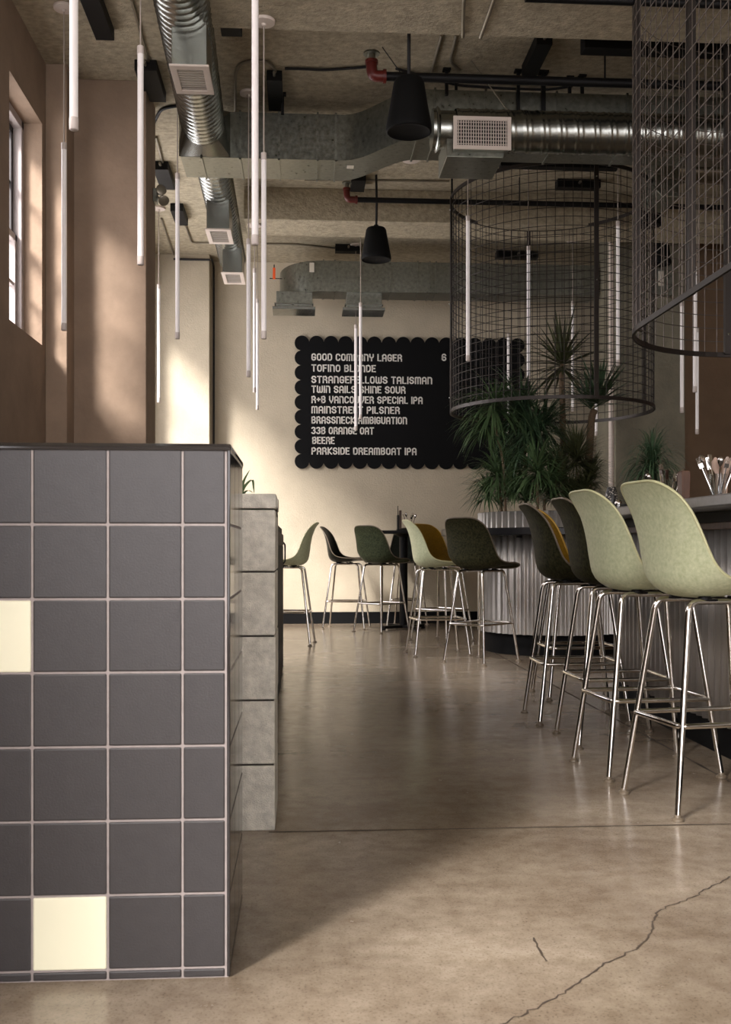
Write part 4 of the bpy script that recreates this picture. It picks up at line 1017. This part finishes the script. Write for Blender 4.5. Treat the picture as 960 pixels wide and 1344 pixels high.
def conduit(name, pts, r, label, mm=M_conduit, cat='conduit', fr=0.08):
    m = MB(); m.tube(fillet(pts, fr), r, 8); tag(m.build(name, mm, smooth=50), label, cat)
zz = ZC-0.012
conduit('conduit', [atZ(612, -10, 3.878), atZ(609, 0, 3.878), Vector((atY(608, 55, 5.975).x, 5.975, 3.878))], 0.011, 'left of two steel conduits under the near concrete beam')
conduit('conduit', [atZ(652, -10, 3.878), Vector((atY(631, 55, 5.975).x, 5.975, 3.878))], 0.011, 'right of two steel conduits under the near concrete beam')
conduit('conduit', [atZ(580, 46, zz), atZ(566, 97, zz)], 0.011, 'slanting steel conduit on the slab left of the register struts')
conduit('conduit', [atZ(599, 46, zz), atZ(591, 82, zz), atZ(604, 92, zz)], 0.010, 'bent steel conduit on the slab above the sprinkler pipe')
conduit('conduit', [atZ(309, 150, zz), atZ(309, 95, zz), atZ(318, 80, zz), atZ(352, 80, zz), atZ(362, 92, zz), atZ(363, 112, zz)], 0.011, 'curved steel conduit looping on the ceiling right of the spiral duct')
conduit('conduit', [atZ(200, 250, zz), atZ(200, 165, zz), atZ(212, 142, zz), atZ(240, 138, zz)], 0.012, 'dark conduit curving round the left pilaster top', M_rubber)
conduit('conduit', [atZ(173, 0, zz), atZ(198, 92, zz)], 0.010, 'long conduit along the ceiling left of the spiral duct')
conduit('conduit', [atZ(205, 180, zz), atZ(216, 222, zz)], 0.010, 'short conduit feeding the driver box left of the rectangular duct')
conduit('conduit', [atZ(212, 287, zz), atZ(228, 334, zz)], 0.010, 'short conduit running to the corner wall top')
conduit('conduit', [atZ(244, 297, zz), atZ(252, 319, zz), atZ(282, 319, zz)], 0.010, 'conduit bending right from the driver box behind the duct')
conduit('conduit', [atZ(350, 320, zz), atZ(390, 320.5, zz), atZ(440, 326, zz)], 0.010, 'thin conduit across the ceiling in front of the rear duct')
conduit('cable', [atZ(374, 90, zz), atZ(400, 90.5, zz), atZ(425, 92, zz), atZ(455, 90, zz), atZ(492, 87, zz)], 0.009, 'dark cable across the slab left of the red elbow', M_rubber, 'cable')
conduit('cable', [atZ(520, 90, zz), atZ(600, 112, zz), atZ(660, 116, zz), atZ(720, 118, zz), atZ(752, 113, zz)], 0.009, 'dark sagging cable behind the near sprinkler pipe', M_rubber, 'cable')
conduit('conduit', [atZ(400, 236, zz), atZ(500, 237, zz), atZ(590, 238, zz)], 0.009, 'thin conduit along the ceiling in front of the rear beam')
conduit('conduit', [atY(228, 340, 11.67), atY(276, 341, 11.67)], 0.012, 'dark conduit along the top of the lit corner wall', M_rubber)
xv = pC+0.03
conduit('conduit', [Vector((xv, 11.66, atY(276, 341, 11.67).z)), Vector((xv, 11.92, atY(276, 341, 11.67).z)), Vector((xv, 11.92, 0.15))], 0.012, 'dark conduit running down the back wall beside the lit corner wall', M_rubber)
conduit('guy_wire', [atZ(619, 80, ZC-0.004), atY(668, 147, YS_)], 0.004, 'thin guy wire from the slab down to the white register', M_conduit, 'wire')
conduit('guy_wire', [atZ(502, 62, ZC-0.004), atZ(535, 108, 3.9)], 0.003, 'thin safety wire behind the large pendant speaker', M_rubber, 'wire')
conduit('conduit', [Vector((atY(804, 500, 10.33).x-0.01, 10.33, 0.0)), Vector((atY(804, 500, 10.33).x-0.01, 10.33, ZC))], 0.028, 'thick pale vertical pipe on the left side of the column', M_register, 'pipe')
dt = atZ(540, 209, ZC-0.01)
sdx = thing('smoke_detector', 'round white ceiling disc beneath the duct, left of take-off box', 'ceiling disc', (dt.x, dt.y, ZC))
m = MB(); m.lathe([(0.04, -0.030), (0.075, -0.022), (0.078, -0.006), (0.07, 0)], (dt.x, dt.y, ZC), 28); m.build('disc', M_register, sdx, smooth=40)
# black steel frame / channel above the right cage
fr = thing('steel_channel', 'black steel channel frame along the slab at the upper right', 'channel', (4, 6.6, ZC))
yz_ = atZ(800, 74, 3.98).y; xz = atY(762, 70, yz_).x
m = MB(); m.box((xz, yz_-0.10, 3.98), (XR-0.1, yz_, 4.11)); m.build('channel', M_black, fr, bevel=0.004)
m = MB()
for k in range(4): m.box((xz+0.02+1.1*k, yz_-0.07, 4.11), (xz+0.05+1.1*k, yz_-0.03, ZC))
m.build('post', M_black, fr)
yz2 = atZ(760, 2, 3.84).y
m = MB(); m.tube([(atY(690, 2, yz2).x, yz2, 3.85), (XR-0.1, yz2, 3.85)], 0.022, 10); tag(m.build('gas_pipe', M_black, smooth=50), 'black pipe under the near beam at the top right edge', 'pipe')

ez = atY(214, 258, 7.72).z
el_ = thing('emergency_light', 'small grey twin-head emergency light beside the left pilaster edge', 'emergency light', (pB, 7.72, ez))
m = MB(); m.box((pB, 7.68, ez-0.05), (pB+0.03, 7.76, ez+0.05)); m.build('bracket', M_galv, el_, bevel=0.004)
for dx_, dz_, tl in ((0.055, 0.035, 0.5), (0.075, -0.03, -0.3)):
    m = MB(); c_ = Vector((pB+dx_, 7.70, ez+dz_)); d_ = Vector((0.35, -0.8, -0.4+tl)).normalized()
    m.tube([c_-d_*0.035, c_-d_*0.01, c_+d_*0.02, c_+d_*0.024], [0.016, 0.032, 0.040, 0.034], 16); m.tube([Vector((pB+0.02, 7.72, ez)), c_], 0.008, 6); m.build('lamp_head', M_conduit, el_, smooth=50)
# electrical panel on the column
e0 = atY(855, 388, 10.36); e1 = atY(882, 350, 10.36)
ep = thing('electrical_panel', 'small grey electrical panel high on the concrete column', 'panel box', (e0.x, 10.4, e0.z))
m = MB(); m.box((e0.x, 10.32, e0.z), (e1.x, 10.4, e1.z)); m.build('box', M_galv, ep, bevel=0.004)
m = MB(); m.box((e0.x+0.06, 10.316, e0.z+0.09), (e0.x+0.12, 10.319, e1.z-0.06)); m.build('paper_tag', M_label, ep)
# ceiling unit seen through the near cage
u0 = atY(862, 258, 8.2); u1 = atY(892, 214, 8.2)
cu = thing('fan_unit', 'galvanised fan unit hanging behind the near wire cage', 'fan unit', (u0.x, 8.2, u1.z))
m = MB(); m.prism([(u0.x, u0.z+0.05), (u0.x+0.05, u0.z), (u1.x, u0.z), (u1.x, u1.z+0.1), (u0.x, u1.z+0.1)], 'y', 8.2, 8.6); m.build('housing', M_galv, cu, bevel=0.006)
m = MB(); m.tube([(u0.x+0.08, 8.4, u1.z+0.1), (u0.x+0.08, 8.4, ZC)], 0.008, 6); m.tube([(u1.x-0.03, 8.4, u1.z+0.1), (u1.x-0.03, 8.4, ZC)], 0.008, 6); m.build('hanger_rod', M_black, cu)
m = MB(); m.tube([(u1.x, 8.4, u1.z+0.02), (u1.x+1.2, 8.4, u1.z+0.02)], 0.11, 20); m.build('duct_stub', M_galv_bright, cu, smooth=50)

# ================================================================== WIRE CAGES
def cage(label, path, z0, z1, spacing, wr, hung, straps, mm, msr, sdep=0.012):
    """path: closed list of points (x,y)"""
    P = [Vector((p[0], p[1], 0)) for p in path]; n = len(P); cum = [0]
    for i in range(n): cum.append(cum[-1]+(P[(i+1) % n]-P[i]).length)
    tot = cum[-1]; nv = int(round(tot/spacing))
    def at(s):
        s %= tot
        for i in range(n):
            if cum[i+1] >= s:
                f = (s-cum[i])/(cum[i+1]-cum[i]); return P[i].lerp(P[(i+1) % n], f)
    c = sum(P, Vector())/n
    root = thing('wire_cage', label, 'wire cage', (c.x, c.y, z1))
    pts = [at(tot*i/nv) for i in range(nv)]
    m = MB()
    for p in pts: m.tube([Vector((p.x, p.y, z0)), Vector((p.x, p.y, z1))], wr, 6, caps=False)
    nh = int(round((z1-z0)/spacing))
    for j in range(1, nh):
        z = lerp(z0, z1, j/nh); m.tube([Vector((p.x, p.y, z)) for p in pts], wr*1.15, 6, closed=True)
    m.build('wire_mesh', mm, root, smooth=True)
    for z, nm in ((z0, 'bottom_ring'), (z1, 'top_ring')):
        rows = []
        for i, p in enumerate(pts):
            t = (pts[(i+1) % nv]-pts[i-1]).normalized(); nn = Vector((t.y, -t.x, 0))
            rows.append([Vector((p.x, p.y, z))+nn*a+Vector((0, 0, b)) for a, b in ((-0.004, -0.014), (0.010, -0.014), (0.010, 0.014), (-0.004, 0.014))])
        rows.append(rows[0]); m = MB(); m.grid(rows, closed_v=True); m.build(nm, msr, root)
    for s in straps:
        s = s % 1.0; p = at(tot*s); q = at(tot*s+0.02); d = (q-p).normalized(); nn = Vector((d.y, -d.x, 0)); o = nn*0.008
        m = MB(); o = nn*(sdep/2+0.003); m.bar(Vector((p.x, p.y, z0))+o, Vector((p.x, p.y, z1))+o, 0.036, sdep, up=nn); st_ = m.build('strap', msr, root)
        m = MB()
        for z in (lerp(z0, z1, 0.06), lerp(z0, z1, 0.5), lerp(z0, z1, 0.94)): m.lathe([(0.007, z-0.006), (0.009, z), (0.007, z+0.006)], p+nn*(sdep+0.004), 8)
        m.build('bolt', M_galv_bright, st_)
        if hung:
            m = MB(); m.tube([Vector((p.x, p.y, z1)), Vector((p.x, p.y, ceil_z(p.x, p.y)))], 0.008, 6); m.build('hanger_rod', M_black, root)
    # cross bar the lamps hang from
    return root
r1 = 0.862; N1 = 78
path = [(pc.x+r1*math.cos(2*PI*i/N1), pc.y+r1*math.sin(2*PI*i/N1)) for i in range(N1)]
def ang_of(px):   # front-side angle of far cage under a given pixel
    best = None
    for i in range(181):
        a = PI+PI*i/180; x, y = pc.x+r1*math.cos(a), pc.y+r1*math.sin(a)
        d = Vector((x, y, 0)); p = 480+FPX*(d.dot(_r)/d.dot(_f))
        if best is None or abs(p-px) < best[0]: best = (abs(p-px), a/(2*PI))
    return best[1]
cage('far round wire mesh cage hanging over the corrugated planter', path, 2.065, 3.90, 0.0695, 0.0026, True, [0.50, ang_of(782), 0.25, 0.02], M_wire, M_wire)
# near cage: long rounded cage over the bar
zb2 = 2.06
pa = atZ(960, 340, zb2); xs_ = pa.x
r2 = 0.80; yc2 = 6.24-r2
# the far end follows the photo's bottom rim
far = atZ(960, 465, zb2); left = atZ(819, 440, zb2)
xs_ = left.x+0.005; yc2 = far.y-r2*0.97
path = []
Lc = 3.6; 
for i in range(34): a = PI-PI*i/33; path.append((xs_+r2+r2*math.cos(a), yc2+r2*math.sin(a)))
for i in range(1, 60): path.append((xs_+2*r2, yc2-Lc*i/60))
for i in range(34): a = -PI*i/33; path.append((xs_+r2+r2*math.cos(a), yc2-Lc+r2*math.sin(a)))
for i in range(1, 60): path.append((xs_, yc2-Lc+Lc*i/60))
tot_ = 2*Lc+2*PI*r2
y903 = None
for i in range(400):
    y = 2.0+i*0.01; d = Vector((xs_, y, 0)); p = 480+FPX*(d.dot(_r)/d.dot(_f))
    if p <= 903: y903 = y; break
s903 = (-(yc2-y903))/tot_
cage('near long rounded wire mesh cage hanging over the bar at upper right', path, zb2, 4.05, 0.080, 0.0024, True, [0.012, s903, 0.5*PI*r2/tot_, (PI*r2+0.6)/tot_, s903-1.3/tot_], M_wire2, M_wire, sdep=0.032)
